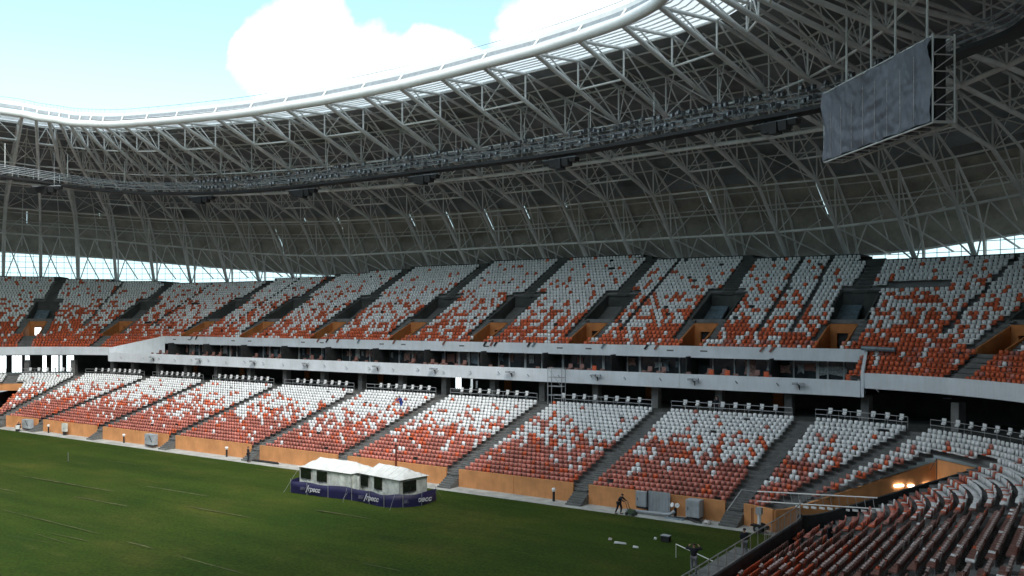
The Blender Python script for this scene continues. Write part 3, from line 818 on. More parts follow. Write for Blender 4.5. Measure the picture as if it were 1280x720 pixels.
arr = np.zeros((Ns, nv, 3)); matidx = []
hs = np.array([o[3] for o in others]); jit = np.array([rnd.gauss(0, .055) for _ in others]); ca = np.cos(hs + jit); sa = np.sin(hs + jit)
tv2 = TV[None].repeat(Ns, 0)
arr[:, :, 0] = tv2[:, :, 0] * ca[:, None] - tv2[:, :, 1] * sa[:, None] + np.array([o[0] for o in others])[:, None]
arr[:, :, 1] = tv2[:, :, 0] * sa[:, None] + tv2[:, :, 1] * ca[:, None] + np.array([o[1] for o in others])[:, None]
arr[:, :, 2] = tv2[:, :, 2] + np.array([o[2] + rnd.gauss(0, .012) for o in others])[:, None]
arr[:, :, 0] += np.array([rnd.gauss(0, .012) for _ in others])[:, None]
me = bpy.data.meshes.new('seats')
loops = []; starts = []; totals = []
fl_ = [list(f) for f in tf]; flat = np.array([v for f in fl_ for v in f]); lens = np.array([len(f) for f in fl_]); nl = len(flat)
me.vertices.add(Ns * nv); me.vertices.foreach_set('co', arr.reshape(-1))
me.loops.add(Ns * nl); me.loops.foreach_set('vertex_index', (flat[None] + np.arange(Ns)[:, None] * nv).reshape(-1))
me.polygons.add(Ns * len(fl_))
st = np.concatenate([[0], np.cumsum(lens)[:-1]])
me.polygons.foreach_set('loop_start', (st[None] + np.arange(Ns)[:, None] * nl).reshape(-1).astype(np.int32))
mi = []
for o in others:
    if o[4]: m_ = 0
    elif o[5] == 0: m_ = 2 if rnd.random() < (.9 if o[6] < 8 else .6) else 1
    else: m_ = 1 if rnd.random() < .85 or o[6] > 6 else 2
    # seats of the near end are wrapped in film
    if o[7] < U1 - 1 and o[5] == 0: m_ = 3 if rnd.random() < .8 else 1 if rnd.random() < .6 else m_
    mi += [m_] * len(fl_)
for m_ in (M['whiteseat'], M['redseat'], M['redfilm'], M['filmback']): me.materials.append(m_)
me.polygons.foreach_set('material_index', np.array(mi, dtype=np.int32))
me.update(calc_edges=True); me.validate()
so_ = bpy.data.objects.new('stadium_seats', me); col.objects.link(so_)
tag(so_, 'thousands of white and orange-red plastic seats covering both tiers', 'seats', kind='stuff')
# the 300 nearest seats as individuals
def seat_proto(kind):
    root = empty('stadium_seat', (0, 0, 0), 'seat', 'seat')
    bm_ = M['whiteseat'] if kind == 'white' else M['redseat'] if kind == 'red' else M['filmback']
    # curved shell back
    b = MB(); cols = []
    for i in range(9):
        t = i / 8; x = (t - .5) * .45; cv = .05 * (1 - (2 * t - 1) ** 2); top = .84 - .07 * abs(2 * t - 1) ** 4
        cols.append([(x, .10 + cv, .42), (x, .13 + cv, .64), (x, .16 + cv, top), (x, .20 + cv, top - .01), (x, .17 + cv, .64), (x, .14 + cv, .42)])
    b.sweep(cols, closed=True); b.face(cols[0]); b.face(cols[-1][::-1]); local(b, 'backrest', bm_, root, smooth=False)
    b = MB(); cols = []
    for i in range(7):
        t = i / 6; x = (t - .5) * .44; cv = -.03 * (1 - (2 * t - 1) ** 2)
        cols.append([(x, -.27, .45 + cv), (x, .13, .42 + cv), (x, .13, .36 + cv), (x, -.25, .37 + cv)])
    b.sweep(cols, closed=True); b.face(cols[0]); b.face(cols[-1][::-1]); local(b, 'seat_pan', bm_, root)
    if kind == 'film':
        b = MB(); cols = []
        r2 = random.Random(3)
        for i in range(11):
            t = i / 10; x = (t - .5) * .5; j = r2.uniform(-.03, .05)
            cols.append([(x, .09, .70 + j), (x, .12, .88 + j), (x, .24, .87 + j), (x, .28, .76 + j)])
        b.sweep(cols); local(b, 'film', M['filmseat'], root)
    b = MB(); b.tube((0, .1, 0), (0, .08, .37), .035, 5); b.box((0, .1, .02), (.12, .12, .04)); local(b, 'leg', M['rail'], root)
    return root
protos = {}
for sd in near300:
    x, y, z, h, wht, tier, i, u = sd
    if wht: kd = 'white' if (rnd.random() < .15 or u > U1 + 5) else 'film'
    else: kd = 'red' if (rnd.random() < (.6 if i < 7 else .25) or u > U1 + 5) else 'film'
    if kd not in protos: protos[kd] = seat_proto(kd); o = protos[kd]
    else: o = copy_tree(protos[kd])
    o.location = (x, y, z); o.rotation_euler = (0, 0, h + rnd.gauss(0, .03))
    look = {'white': 'bare white seat', 'red': 'bare orange-red seat', 'film': 'seat wrapped in crumpled protective film'}[kd]
    o['label'] = look + ', %s row up, nearest stand' % ordn[min(i, 20)]
    o['group'] = look.replace('seat', 'seats', 1) + ', %s row of the stand nearest the viewer' % ordn[min(i, 20)]
# spaced white companion seats and railings along the concourse edge
cp = None; crail = []
ALS = sorted(LOW_AISLES)
for q, (a, c) in enumerate(zip(ALS, ALS[1:])):
    if c < U1 - 4 or a > U4 + 2: continue
    s = 17.6; us = usteps(a, c, 1.0, .1); L = [0]
    for p0, p1 in zip(us, us[1:]): L.append(L[-1] + (p1 - p0) * scale((p0 + p1) / 2, s))
    T = L[-1]
    blk = 'block %d' % q
    # railing
    root = empty('concourse_railing', (*P((a + c) / 2, s), Z_CON), 'thin grey railing above the seat block beside %s' % ('the left tunnel' if a > U3 else 'the right tunnel' if a < U2 else 'the long concourse'), 'railing', 'railings along the concourse edge')
    root['label'] = 'thin grey railing behind the %s seat block of the lower tier counted from the right' % ordn[max(0, q - 3)]
    d0, d1 = 1.4, T - .8
    ptsr = [float(np.interp(d0 + (d1 - d0) * k / 8, L, us)) for k in range(9)]
    for zz in (1.15, .7):
        b = MB(); b.path([arcpt(u, 17.25, Z_CON + zz) for u in ptsr], .03, 5); b.build('rail', M['rail'], root)
    for u in ptsr:
        b = MB(); b.tube(arcpt(u, 17.25, Z_CON), arcpt(u, 17.25, Z_CON + 1.15), .025, 5); b.build('post', M['rail'], root)
    d = T * .22
    while d < T - 1.4:
        u = float(np.interp(d, L, us)); x, y = P(u, 17.9)
        if cp is None:
            cp = empty('companion_seat', (0, 0, 0), 'x', 'seat')
            b = MB(); b.hexa([(-.17, -.04, .82), (.17, -.04, .82), (.17, .04, .82), (-.17, .04, .82), (-.2, .0, 1.3), (.2, .0, 1.3), (.2, .08, 1.28), (-.2, .08, 1.28)])
            local(b, 'backrest', M['whiteseat'], cp)
            b = MB(); b.box((0, -.1, .84), (.34, .1, .16)); local(b, 'seat_pan', M['whiteseat'], cp)
            b = MB(); b.tube((0, 0, 0), (0, 0, .8), .035, 5); local(b, 'leg', M['rail'], cp); o = cp
        else: o = copy_tree(cp)
        o.location = (x, y, Z_CON); o.rotation_euler = (0, 0, heading(u) + rnd.gauss(0, .1))
        o['label'] = 'single white seat on a post behind the %s lower seat block from the right' % ordn[max(0, q - 3)]
        o['group'] = 'single white seats behind the %s lower block' % ordn[max(0, q - 3)]
        d += 1.32

# ------------------------------------------------------------------ roof
TR = []   # (ring point, ring z, base u, skin bottom z)
baseX = [(100.7, 63.3), (97, 68.7), (92.5, 73.8), (87, 78.6), (80.6, 82.8), (73.5, 86.2), (65.3, 88.6), (57.3, 89.8)]
bx2 = [47.7, 38.7, 30.6, 22.0, 14.1, 6.5, -1.1, -8.4, -15.5, -22.7, -29.8, -37.6, -44.4, -51.8, -59.3, -65.8]
baseP = baseX + [(x, 89.9 if x > -55 else 89.6 if x > -60 else 88.5) for x in bx2]
ringP = [(48.5, 40.2, 44.6), (47.1, 41.4, 44.2), (45.8, 42.4, 44.0), (44.6, 43.2, 43.8), (43.3, 43.9, 43.5), (41.8, 44.6, 43.3), (40.3, 45.3, 43.2),
         (38.4, 46.0, 43.0), (35.0, 46.7, 42.75), (29.8, 47.0, 42.4), (23.3, 47.0, 41.9), (15.4, 47.0, 41.4), (8.7, 47.0, 41.05), (2.6, 47.0, 40.9), (-3.8, 47.0, 40.75),
         (-9.8, 47.0, 40.75), (-15.2, 47.0, 40.8), (-20.8, 47.0, 41.0), (-26.2, 47.0, 41.3), (-32.4, 46.95, 41.6), (-37.7, 46.1, 41.75), (-43.3, 43.9, 41.5), (-48.4, 40.3, 41.1), (-51.6, 36.7, 41.1)]
zbv = [29.4, 29.1, 28.8, 28.3, 27.6, 26.9, 26.1, 25.4, 24.7, 24.2, 24, 24, 24, 24, 24, 24, 24, 24, 24, 24, 24.0, 24.2, 24.7, 25.5]
frames = []
# far end continues to the middle of the end
fe = []
for k in range(1, 10):
    t = k / 9.5
    ang = R(31) * max(0, 1 - k * 7.3 / 30.0) if k * 7.3 < 30 else 0
    if k * 7.3 < 30: bx, by = 54 + 54.5 * math.cos(ang), 35 + 54.5 * math.sin(ang) * 1.0
    else: bx, by = 108.5, 35 - (k * 7.3 - 30)
    ry = 40.2 * (1 - t) ; rx = 48.5 + 8.5 * (1 - (ry / 40.2) ** 2.2)
    if by < -1: break
    fe.append(((rx, ry, 44.6 + 1.6 * t), (bx, by), 29.4 + 1.0 * t))
frames += fe[::-1]
frames += [(ringP[k], baseP[k], zbv[k]) for k in range(24)]
nb = []
for k in range(1, 16):
    arcl = k * 7.3; a0 = R(77.2)
    if arcl < 74: ang = a0 - arcl / 55; bx, by = -53.6 - 55 * math.cos(ang), 34.9 + 55 * math.sin(ang)
    else: bx, by = -108.6, 34.9 - (arcl - 74)
    t = k / 15.0
    ry = 36.7 * (1 - t); rx = -51.6 - 5.4 * (1 - (ry / 36.7) ** 2.0)
    if by < -1: break
    nb.append(((rx, ry, 41.1 + 1.5 * t), (bx, by), 25.5 + min(4, .7 * k)))
frames += nb
# profiles: fraction t from ring to column foot
LT = [0, .17, .34, .45, .56, .68, .80, .91, 1.0]
def zlower(t, zr, zb):
    if t <= .91:
        g = float(np.interp(t, [0, .17, .34, .56, .80, .91], [1, .87, .74, .644, .452, 0])); zk = zb + 2.7
        if t >= .80: return float(np.interp(t, [.8, .91], [zb + .452 * (zr - zb), zk]))
        return zb + g * (zr - zb)
    return float(np.interp(t, [.91, 1.0], [zb + 2.7, 22.6]))
def zskin(t, zr, zb):
    g = float(np.interp(t, [0, .17, .34, .56, .77, .885, .90, 1.0, 1.05], [1.04, 1.07, 1.0, .90, .75, .59, .57, .30, 0]))
    return zb + g * (zr - zb)
def fp(fr, t, z): (rx, ry, rz), (bx, by), zb = fr; return Vector((rx + (bx - rx) * t, ry + (by - ry) * t, z))
def lp(fr, t): return fp(fr, t, zlower(t, fr[0][2], fr[2]))
def sp(fr, t, d=0): return fp(fr, t, zskin(t, fr[0][2], fr[2]) - d)
UTN = [.05, .17, .34, .45, .56, .68, .80, .90, 1.0, 1.04]
mir = [((r[0], -r[1], r[2]), (bb[0], -bb[1]), z) for r, bb, z in frames[::-1]]
loop = frames + mir + [frames[0]]
# roof shell
roof = empty('roof_shell', (0, 80, 40), 'dark curved roof and brown wall cladding over the stands', 'roof')
def shell(ts, name, m, off=0, skip=None, fr=loop):
    b = MB()
    for k in range(len(fr) - 1):
        f0, f1 = fr[k], fr[k + 1]
        for t0, t1 in zip(ts, ts[1:]):
            w = (0, 1)
            if skip and skip(k, t0):
                e = .010
                a0, a1 = sp(f0, t0, off), sp(f0, t1, off); c0, c1 = sp(f1, t0, off), sp(f1, t1, off)
                b.face([a0, a1, a1.lerp(c1, .62), a0.lerp(c0, .62)]); b.face([a0.lerp(c0, .62 + e), a1.lerp(c1, .62 + e), c1, c0])
            else: b.face([sp(f0, t0, off), sp(f0, t1, off), sp(f1, t1, off), sp(f1, t0, off)])
    return b.build(name, m, roof)
shell([.19, .25, .34, .45, .56, .67, .77, .85, .885], 'roof_deck', M['deck'])
sl_t = [.90, .925, .95, .975, 1.0, 1.018, 1.035, 1.05]
slots = {}
r3 = random.Random(5)
for k in range(len(loop)):
    if r3.random() < .32: s_ = r3.choice([0, 0, 0, 1, 2]); slots[k] = (sl_t[s_], sl_t[s_ + r3.choice([1, 2, 2, 3])])
shell(sl_t, 'wall_cladding', M['clad'], .35, skip=lambda k, t: k in slots and slots[k][0] <= t < slots[k][1])
shell([.004, .045, .085, .125, .165, .19], 'translucent_strip', M['poly'])
# outer weather skin keeps daylight from leaking through the deck joint
b = MB()
for k in range(len(loop) - 1):
    f0, f1 = loop[k], loop[k + 1]
    b.face([sp(f0, .885), sp(f0, .894, -.25), sp(f1, .894, -.25), sp(f1, .885)])
    b.face([sp(f0, .894, -.25), sp(f0, .905, .7), sp(f1, .905, .7), sp(f1, .894, -.25)])
b.build('eaves_flashing', M['deck'], roof)
# purlins under the translucent strip and deck, real rods
for t in (.02, .04, .06, .08, .10, .12, .14, .16, .18, .23, .285, .395, .505, .62, .73, .83, .93, .965):
    b = MB(); b.path([sp(f, t, .12 if t < .9 else .5) for f in frames], .07 if t < .2 else .09, 5); b.build('purlin', M['steel'], roof)
b = MB(); b.path([sp(f, 1.05, .4) for f in frames], .16, 6); b.build('edge_beam', M['steel'], roof)
# ring
ring = empty('inner_ring', (0, 47, 41), 'thick white tube ringing the roof opening, with gutter and thin rail above', 'ring beam')
def smooth_ring(dz=0, dout=0):
    pts = [Vector(f[0]) for f in loop[:-1]]
    out_ = []
    n = len(pts)
    for i in range(n):
        p0, p1, p2, p3 = pts[i - 1], pts[i], pts[(i + 1) % n], pts[(i + 2) % n]
        for q in range(3):
            t = q / 3; v = .5 * ((2 * p1) + (-p0 + p2) * t + (2 * p0 - 5 * p1 + 4 * p2 - p3) * t * t + (-p0 + 3 * p1 - 3 * p2 + p3) * t ** 3)
            d = Vector((v.x, v.y, 0)); d.normalize()
            out_.append(Vector((v.x + d.x * dout, v.y + d.y * dout, v.z + dz)))
    return out_ + [out_[0]]
b = MB(); b.path(smooth_ring(), .5, 14); b.build('tube', M['ring'], ring, smooth=True)
b = MB()
o1, o2 = smooth_ring(.75, .55), smooth_ring(1.25, .6)
b.sweep([[a, c] for a, c in zip(o1, o2)]); b.build('gutter', M['gutter'], ring)
b = MB(); o3 = smooth_ring(1.3, .75); o4 = smooth_ring(1.75, .8)
b.sweep([[a, c] for a, c in zip(o3, o4)]); b.build('edge_flashing', M['ring'], ring)
b = MB(); b.sweep([[a, c] for a, c in zip(o1, smooth_ring(.9, 1.6))]); b.build('gutter_base', M['gutter'], ring)
b = MB(); b.path(smooth_ring(2.3, 1.0), .035, 4); b.build('rail', M['rail'], ring)
b = MB(); rr_ = smooth_ring(1.7, 1.0)
for p in rr_[::1]: b.tube(p, p + Vector((0, 0, .62)), .03, 4)
b.build('rail_posts', M['rail'], ring)
i_ = smooth_ring()
for p, q in list(zip(i_, o2))[::3]:
    b = MB(); b.tube(p + Vector((0, 0, .35)), q, .1, 5); b.build('bracket', M['ring'], ring)
# trusses
for k, f in enumerate(frames):
    px_far = 'far end' if k < len(fe) else 'near end' if k >= len(fe) + 24 else 'long side'
    if k < len(fe): lb = 'off-white curved roof truss of the far end, %s from the far corner' % ordn[len(fe) - 1 - k]
    elif k < len(fe) + 24: 
        q = k - len(fe); lb = 'off-white curved roof truss of the long side, %s' % (('%s from the far corner' % ordn[q]) if q < 12 else ('%s from the near corner' % ordn[23 - q]))
    else: lb = 'off-white curved roof truss of the near end, %s from the near corner' % ordn[min(k - len(fe) - 24, 19)]
    root = empty('roof_truss', f[0], lb, 'roof truss', 'radial roof trusses over the %s' % px_far)
    b = MB(); b.path([lp(f, t) for t in LT[:-1]], .23, 8); b.build('lower_chord', M['steel'], root, smooth=True)
    b = MB(); b.path([lp(f, .91), lp(f, 1.0)], .31, 8); b.build('column', M['steel'], root, smooth=True)
    up = [sp(f, t, .55 if t < .9 else 1.0) for t in UTN]
    b = MB(); b.path([lp(f, .012)] + up[1:], .17, 6); b.build('upper_chord', M['steel'], root, smooth=True)
    foot = fp(f, 1.045, 22.6)
    b = MB(); b.tube(up[-1], foot, .18, 6); b.build('outer_column', M['steel'], root)
    for i, t in enumerate(LT):
        if i == 0: continue
        l = lp(f, t); u_ = up[i]
        if i < 8:
            b = MB(); b.tube(l, u_, .10, 5); b.build('web_member', M['steel'], root)
        if i >= 1:
            b = MB(); b.tube(up[i - 1] if i > 1 else up[0], l, .09, 5); b.build('web_member', M['steel'], root)
    # slim rafter half way to the next truss, with light struts down to both lower chords
    if k < len(frames) - 1:
        g = frames[k + 1]; mr = [(sp(f, t, .45 if t < .9 else .8) + sp(g, t, .45 if t < .9 else .8)) / 2 for t in (.20, .28, .38, .48, .58, .68, .78, .86, .94, 1.03)]
        b = MB(); b.path(mr, .085, 5); b.build('mid_rafter', M['steel'], root, smooth=True)
        for q, t in ((1, .34), (4, .56), (6, .80), (8, .91)):
            for e_ in (lp(f, t), lp(g, t)):
                b = MB(); b.tube(e_, mr[q], .055, 4); b.build('rafter_strut', M['steel'], root)
    # mid sub-verticals
    if k < len(frames) - 1:
        g = frames[k + 1]
        lad = (k % 2 == 0)
        for t in ((.17, .34, .45, .68, .80) if lad else (.34, .80)):
            b = MB(); b.tube(lp(f, t), lp(g, t), .12, 5); b.build('cross_strut', M['steel'], root)
        ug = [sp(g, t, .55 if t < .9 else 1.0) for t in UTN]
        if lad:
            for i in (1, 2, 5):
                mid = (up[i] + ug[i]) / 2 
                for e_ in ((lp(f, LT[i]), lp(g, LT[i])) ):
                    b = MB(); b.tube(e_, mid, .07, 4); b.build('cross_brace', M['steel'], root)
        else:
            for i in (2, 4, 6):
                b = MB(); b.tube(lp(f, LT[i]), ug[i], .07, 4); b.build('cross_brace', M['steel'], root)
                b = MB(); b.tube(lp(g, LT[i]), up[i], .07, 4); b.build('cross_brace', M['steel'], root)
        # V bracing under the knee ring
        m_ = (foot + fp(g, 1.045, 22.6)) / 2; kn = (lp(f, .91) + lp(g, .91)) / 2
        kn2 = (sp(f, 1.0, 1.0) + sp(g, 1.0, 1.0)) / 2
        b = MB(); b.tube(kn, lp(f, 1.0), .10, 5); b.build('cross_brace', M['steel'], root)
        b = MB(); b.tube(kn, lp(g, 1.0), .10, 5); b.build('cross_brace', M['steel'], root)
        b = MB(); b.tube(kn, kn2, .09, 4); b.build('cross_brace', M['steel'], root)
        b = MB(); b.tube(lp(f, .91), (foot + fp(g, 1.045, 22.6)) / 2 + Vector((0, 0, 1.2)), .12, 5); b.build('cross_brace', M['steel'], root)
# circumferential ring tubes
for (t, off, r, nm) in ((.91, 0, .17, 'thin steel ring tube joining the knees of all roof trusses'), (.56, 0, .24, 'thick steel ring tube under the roof behind the floodlight catwalk'),
                        (.97, 1, .12, 'thin steel ring tube along the outer cladding girt')):
    b = MB(); b.path([lp(f, t) if off == 0 else sp(f, t, .9) for f in frames], r, 7)
    tag(b.build('ring_tube', M['steel'], None, smooth=True), nm, 'ring tube', 'ring tubes of the roof')
for t in (.17, .34, .56, .77):
    b = MB(); b.path([sp(f, t, .5) for f in frames], .11, 5)
    tag(b.build('roof_purlin_tube', M['steel']), 'steel purlin tube under the deck %s' % {.17: 'at the edge of the translucent strip', .34: 'above the floodlight catwalk', .56: 'above the thick ring tube', .77: 'near the top of the brown cladding'}[t], 'purlin')
# wire mesh between parapet and cladding
fen = empty('mesh_fence', (0, 90, 24), 'fine grey wire mesh screening the open slit under the cladding', 'mesh fence')
b = MB()
fpts = []
for f, g in zip(frames, frames[1:]):
    for q in range(5):
        t = q / 5; a = fp(f, 1.053, 0).lerp(fp(g, 1.053, 0), t); zt = (sp(f, 1.05).z * (1 - t) + sp(g, 1.05).z * t)
        fpts.append((a.x, a.y, zt))
for (x, y, zt) in fpts: b.tube((x, y, 23.2), (x, y, zt), .045, 4)
for z in (23.8, 24.9, 26.0, 27.1, 28.2, 29.3):
    for p, q in zip(fpts, fpts[1:]):
        if z < p[2]: b.tube((p[0], p[1], z), (q[0], q[1], z), .045, 4)
b.build('wire_grid', M['mesh'], fen)

# ------------------------------------------------------------------ floodlight catwalk, floodlights, loudspeakers
cw = [(49, 24, 36.6), (49.6, 34, 36.2), (50.2, 43, 36.1), (49.5, 52, 35.9), (45, 58, 35.7), (36, 60.5, 35.3), (26, 61.2, 34.9), (14, 60.6, 34.6), (4, 60.2, 34.5), (-8, 60, 34.5), (-18, 59.9, 34.5), (-28, 59.5, 34.5), (-36, 58.3, 34.5),
      (-44.4, 56.5, 34.5), (-51, 55.4, 34.6), (-58, 54.4, 34.8), (-64, 51.8, 35.3), (-69, 49.0, 36.2), (-73.6, 45.4, 36.4), (-77, 38, 36.8)]
def crv(pts, n=6):
    pts = [Vector(p) for p in pts]; o_ = []
    for i in range(len(pts) - 1):
        p0, p1, p2, p3 = pts[max(i - 1, 0)], pts[i], pts[i + 1], pts[min(i + 2, len(pts) - 1)]
        for q in range(n):
            t = q / n; o_.append(.5 * ((2 * p1) + (-p0 + p2) * t + (2 * p0 - 5 * p1 + 4 * p2 - p3) * t * t + (-p0 + 3 * p1 - 3 * p2 + p3) * t ** 3))
    return o_ + [pts[-1]]
cc = crv(cw)
cat = empty('floodlight_catwalk', (0, 60, 34.5), 'long dark catwalk hung under the roof trusses carrying the floodlights', 'catwalk')
def offp(i, d, z):
    a, c = cc[max(i - 1, 0)], cc[min(i + 1, len(cc) - 1)]; t = (c - a).normalized(); nrm = Vector((t.y, -t.x, 0)).normalized()
    if nrm.dot(Vector((cc[i].x, cc[i].y, 0))) < 0: nrm = -nrm
    return cc[i] + nrm * d + Vector((0, 0, z))
b = MB(); b.sweep([[offp(i, -.8, -.62), offp(i, .8, -.62), offp(i, .8, -.3), offp(i, -.8, -.3)] for i in range(len(cc))], closed=True); b.build('walkway_deck', M['black'], cat)
for d, z in ((-.7, .6), (.7, .6), (-.7, 1.1), (.7, 1.1), (-.7, .1)):
    b = MB(); b.path([offp(i, d, z) for i in range(len(cc))], .06, 5); b.build('rail', M['gutter'], cat)
for i in range(0, len(cc) - 2, 2):
    b = MB(); b.path([offp(i, -.7, 1.15), offp(i, -.7, -.45), offp(i, .7, -.45), offp(i, .7, 1.15)], .04, 4); b.build('post_frame', M['gutter'], cat)
    if i % 4 == 0: b = MB(); b.tube(offp(i, -.7, -.4), offp(i + 2, -.7, .6), .035, 4); b.build('brace', M['gutter'], cat)
for i in range(3, len(cc), 6):
    p = cc[i]; b = MB(); b.tube(p + Vector((0, 0, .9)), p + Vector((0, 0, 4.3)), .05, 5); b.build('hanger', M['steel'], cat)
fd = None; cnt = 0
acc_ = 0
for i in range(30, len(cc) - 14):
    for q in (0, .5):
        if i >= len(cc) - 1: continue
        for lvl, (d, z) in enumerate(((-.85, 1.35), (-.9, .35))):
            if rnd.random() < .3: continue
            p = offp(i, d, z).lerp(offp(i + 1, d, z), q + rnd.uniform(-.12, .12)) + Vector((0, 0, rnd.uniform(-.1, .18)))
            if fd is None:
                fd = empty('floodlight', (0, 0, 0), 'x', 'floodlight', 'floodlights along the catwalk')
                b = MB(); b.hexa([(-.18, -.28, -.24), (.18, -.28, -.24), (.12, .16, -.14), (-.12, .16, -.14), (-.18, -.20, .22), (.18, -.20, .22), (.12, .2, .12), (-.12, .2, .12)]); local(b, 'housing', M['flood'], fd)
                b = MB(); b.face([(-.11, -.275, -.14), (.11, -.275, -.14), (.11, -.23, .1), (-.11, -.23, .1)]); local(b, 'lens', M['lampglass'], fd)
                b = MB(); b.path([(-.2, 0, 0), (-.2, 0, -.4), (.2, 0, -.4), (.2, 0, 0)], .02, 4); local(b, 'yoke', M['black'], fd); o = fd
            else: o = copy_tree(fd)
            o.location = p; o.rotation_euler = (R(rnd.uniform(-5, 30)), 0, math.atan2(p.y, p.x) - R(90) + R(rnd.uniform(-25, 25)))
            o['label'] = 'small grey floodlight in the %s row of the roof catwalk' % ('upper' if lvl == 0 else 'lower'); cnt += 1
print('floodlights', cnt)
def clus(ci, lab):
    p = cc[ci]
    root = empty('loudspeaker_cluster', (p.x, p.y, p.z - 1.5), lab, 'loudspeaker', 'black loudspeaker clusters under the catwalk', rz=math.atan2(p.y, p.x * .35) - R(90))
    for k in range(5):
        a = (k - 2) * .32; b = MB(); hh = (.45, .85, 1.05, .85, .45)[k]
        b.hexa([((k - 2) * .95 - .4, .1 * abs(k - 2) - .45, .5 - hh), ((k - 2) * .95 + .4, .1 * abs(k - 2) - .45, .5 - hh), ((k - 2) * .95 + .4, .45, .5 - hh), ((k - 2) * .95 - .4, .45, .5 - hh),
                ((k - 2) * .95 - .47, .1 * abs(k - 2) - .55, .5), ((k - 2) * .95 + .47, .1 * abs(k - 2) - .55, .5), ((k - 2) * .95 + .47, .5, .5), ((k - 2) * .95 - .47, .5, .5)])
        local(b, 'speaker_cabinet', M['black'], root)
    b = MB(); b.box((0, 0, .58), (4.6, .3, .12)); b.tube((-1.3, 0, .6), (-1.3, 0, 5.4), .03, 4); b.tube((1.3, 0, .6), (1.3, 0, 5.4), .03, 4)
    local(b, 'hanging_frame', M['gutter'], root)
def ccnear(px):
    return min(range(len(cc)), key=lambda i: abs(640 + 1112 * math.tan(R(56.02) - math.atan2(cc[i].y - CAMY, cc[i].x - CAMX)) * -1 - px) + (1e4 if cc[i].y < 40 and px > 200 else 0))
for px_, lab in ((60, 'black loudspeaker cluster near the left edge of the roof'), (247, 'black loudspeaker cluster hanging left of the floodlight rows'),
                 (383, 'black loudspeaker cluster second from left along the floodlights'), (530, 'black loudspeaker cluster near the middle of the catwalk'),
                 (701, 'black loudspeaker cluster right of the middle of the catwalk'), (968, 'black loudspeaker cluster beside the covered screen')):
    clus(ccnear(px_), lab)

# ------------------------------------------------------------------ covered scoreboard
p0 = Vector((-59.4, 48.4)); p1 = Vector((-69.1, 37.2)); dr = (p1 - p0); Lb = dr.length; dr.normalize(); nn = Vector((-dr.y, dr.x))
if nn.dot(Vector((-14, -68))) < 0: nn = -nn
zt_, zb_ = 33.95, 28.6
scr = empty('covered_scoreboard', ((p0.x + p1.x) / 2, (p0.y + p1.y) / 2, zb_), 'large video screen hidden under a grey wrinkled tarpaulin, hung from the roof', 'scoreboard')
b = MB(); nx, nz = 110, 40; g = []
for i in range(nx + 1):
    t = i / nx; c_ = []
    for j in range(nz + 1):
        w = j / nz
        bulge = .22 * mnoise.noise(Vector((t * 9, w * 1.6, 2))) + .16 * mnoise.noise(Vector((t * 26 + w * 3, w * 4 - t * 3, 5))) + .10 * mnoise.noise(Vector((t * 60, w * 13, 9)))
        r_ = math.hypot((t - .48) * 1.9 + .06 * mnoise.noise(Vector((t * 5, w * 5, 1))), (w - .98)); bulge += .10 * math.sin(r_ * 30 + 2 * mnoise.noise(Vector((t * 4, w * 4, 3)))) * max(0, 1 - abs(t - .48) * 2.6)
        q = p0 + dr * (Lb * t) + nn * (.15 + bulge * .9); c_.append((q.x, q.y, zb_ + (zt_ - zb_) * w + (.05 * math.sin(t * 31) if j == 0 else 0)))
    g.append(c_)
b.sweep(g); cv_ = b.build('tarpaulin', M['cover'], scr, smooth=True)
b = MB()
for k in range(1, 9):
    t = k / 9; q = p0 + dr * (Lb * t) + nn * .3; 
    b.tube((q.x, q.y, zb_ + .05), (q.x, q.y, zt_ - rnd.uniform(.6, 2)), .018, 4)
b.build('seam', M['filmtop'], scr)
b = MB()
for e in (0, 1):
    q0 = p0 if e == 0 else p1
    for dd in (0, -1.5): 
        q = q0 - nn * -dd * -1 if False else q0 + nn * dd
        b.tube((q.x, q.y, zb_ - .1), (q.x, q.y, zt_ + .25), .07, 5)
    for k in range(6):
        z = zb_ + (zt_ - zb_) * k / 5; q = q0; r_ = q0 - nn * 1.5
        b.tube((q.x, q.y, z), (r_.x, r_.y, z), .05, 5)
        if k < 5: b.tube((q.x, q.y, z), (r_.x, r_.y, z + (zt_ - zb_) / 5), .04, 5)
for dd in (0, -1.5):
    for z in (zb_ - .1, zt_ + .1):
        a = p0 + nn * dd; c = p1 + nn * dd; b.tube((a.x, a.y, z), (c.x, c.y, z), .07, 5)
for k in range(12):
    a = p0 + dr * (Lb * k / 11); c = a - nn * 1.5
    b.tube((a.x, a.y, zb_ - .1), (c.x, c.y, zb_ - .1), .04, 4); b.tube((a.x, a.y, zt_ + .1), (c.x, c.y, zt_ + .1), .04, 4)
b.build('lattice_frame', M['steel'], scr)
b = MB(); a0 = p0 - nn * .2; a1 = p1 - nn * .2; a2 = p1 - nn * .9; a3 = p0 - nn * .9
b.hexa([(q.x, q.y, zb_) for q in (a0, a1, a2, a3)] + [(q.x, q.y, zt_) for q in (a0, a1, a2, a3)]); b.build('screen_box', M['black'], scr)
b = MB()
for t in (.15, .4, .62, .88):
    q = p0 + dr * Lb * t - nn * .75; b.tube((q.x, q.y, zt_), (q.x, q.y, 39.5), .09, 6)
b.build('hanger', M['steel'], scr)

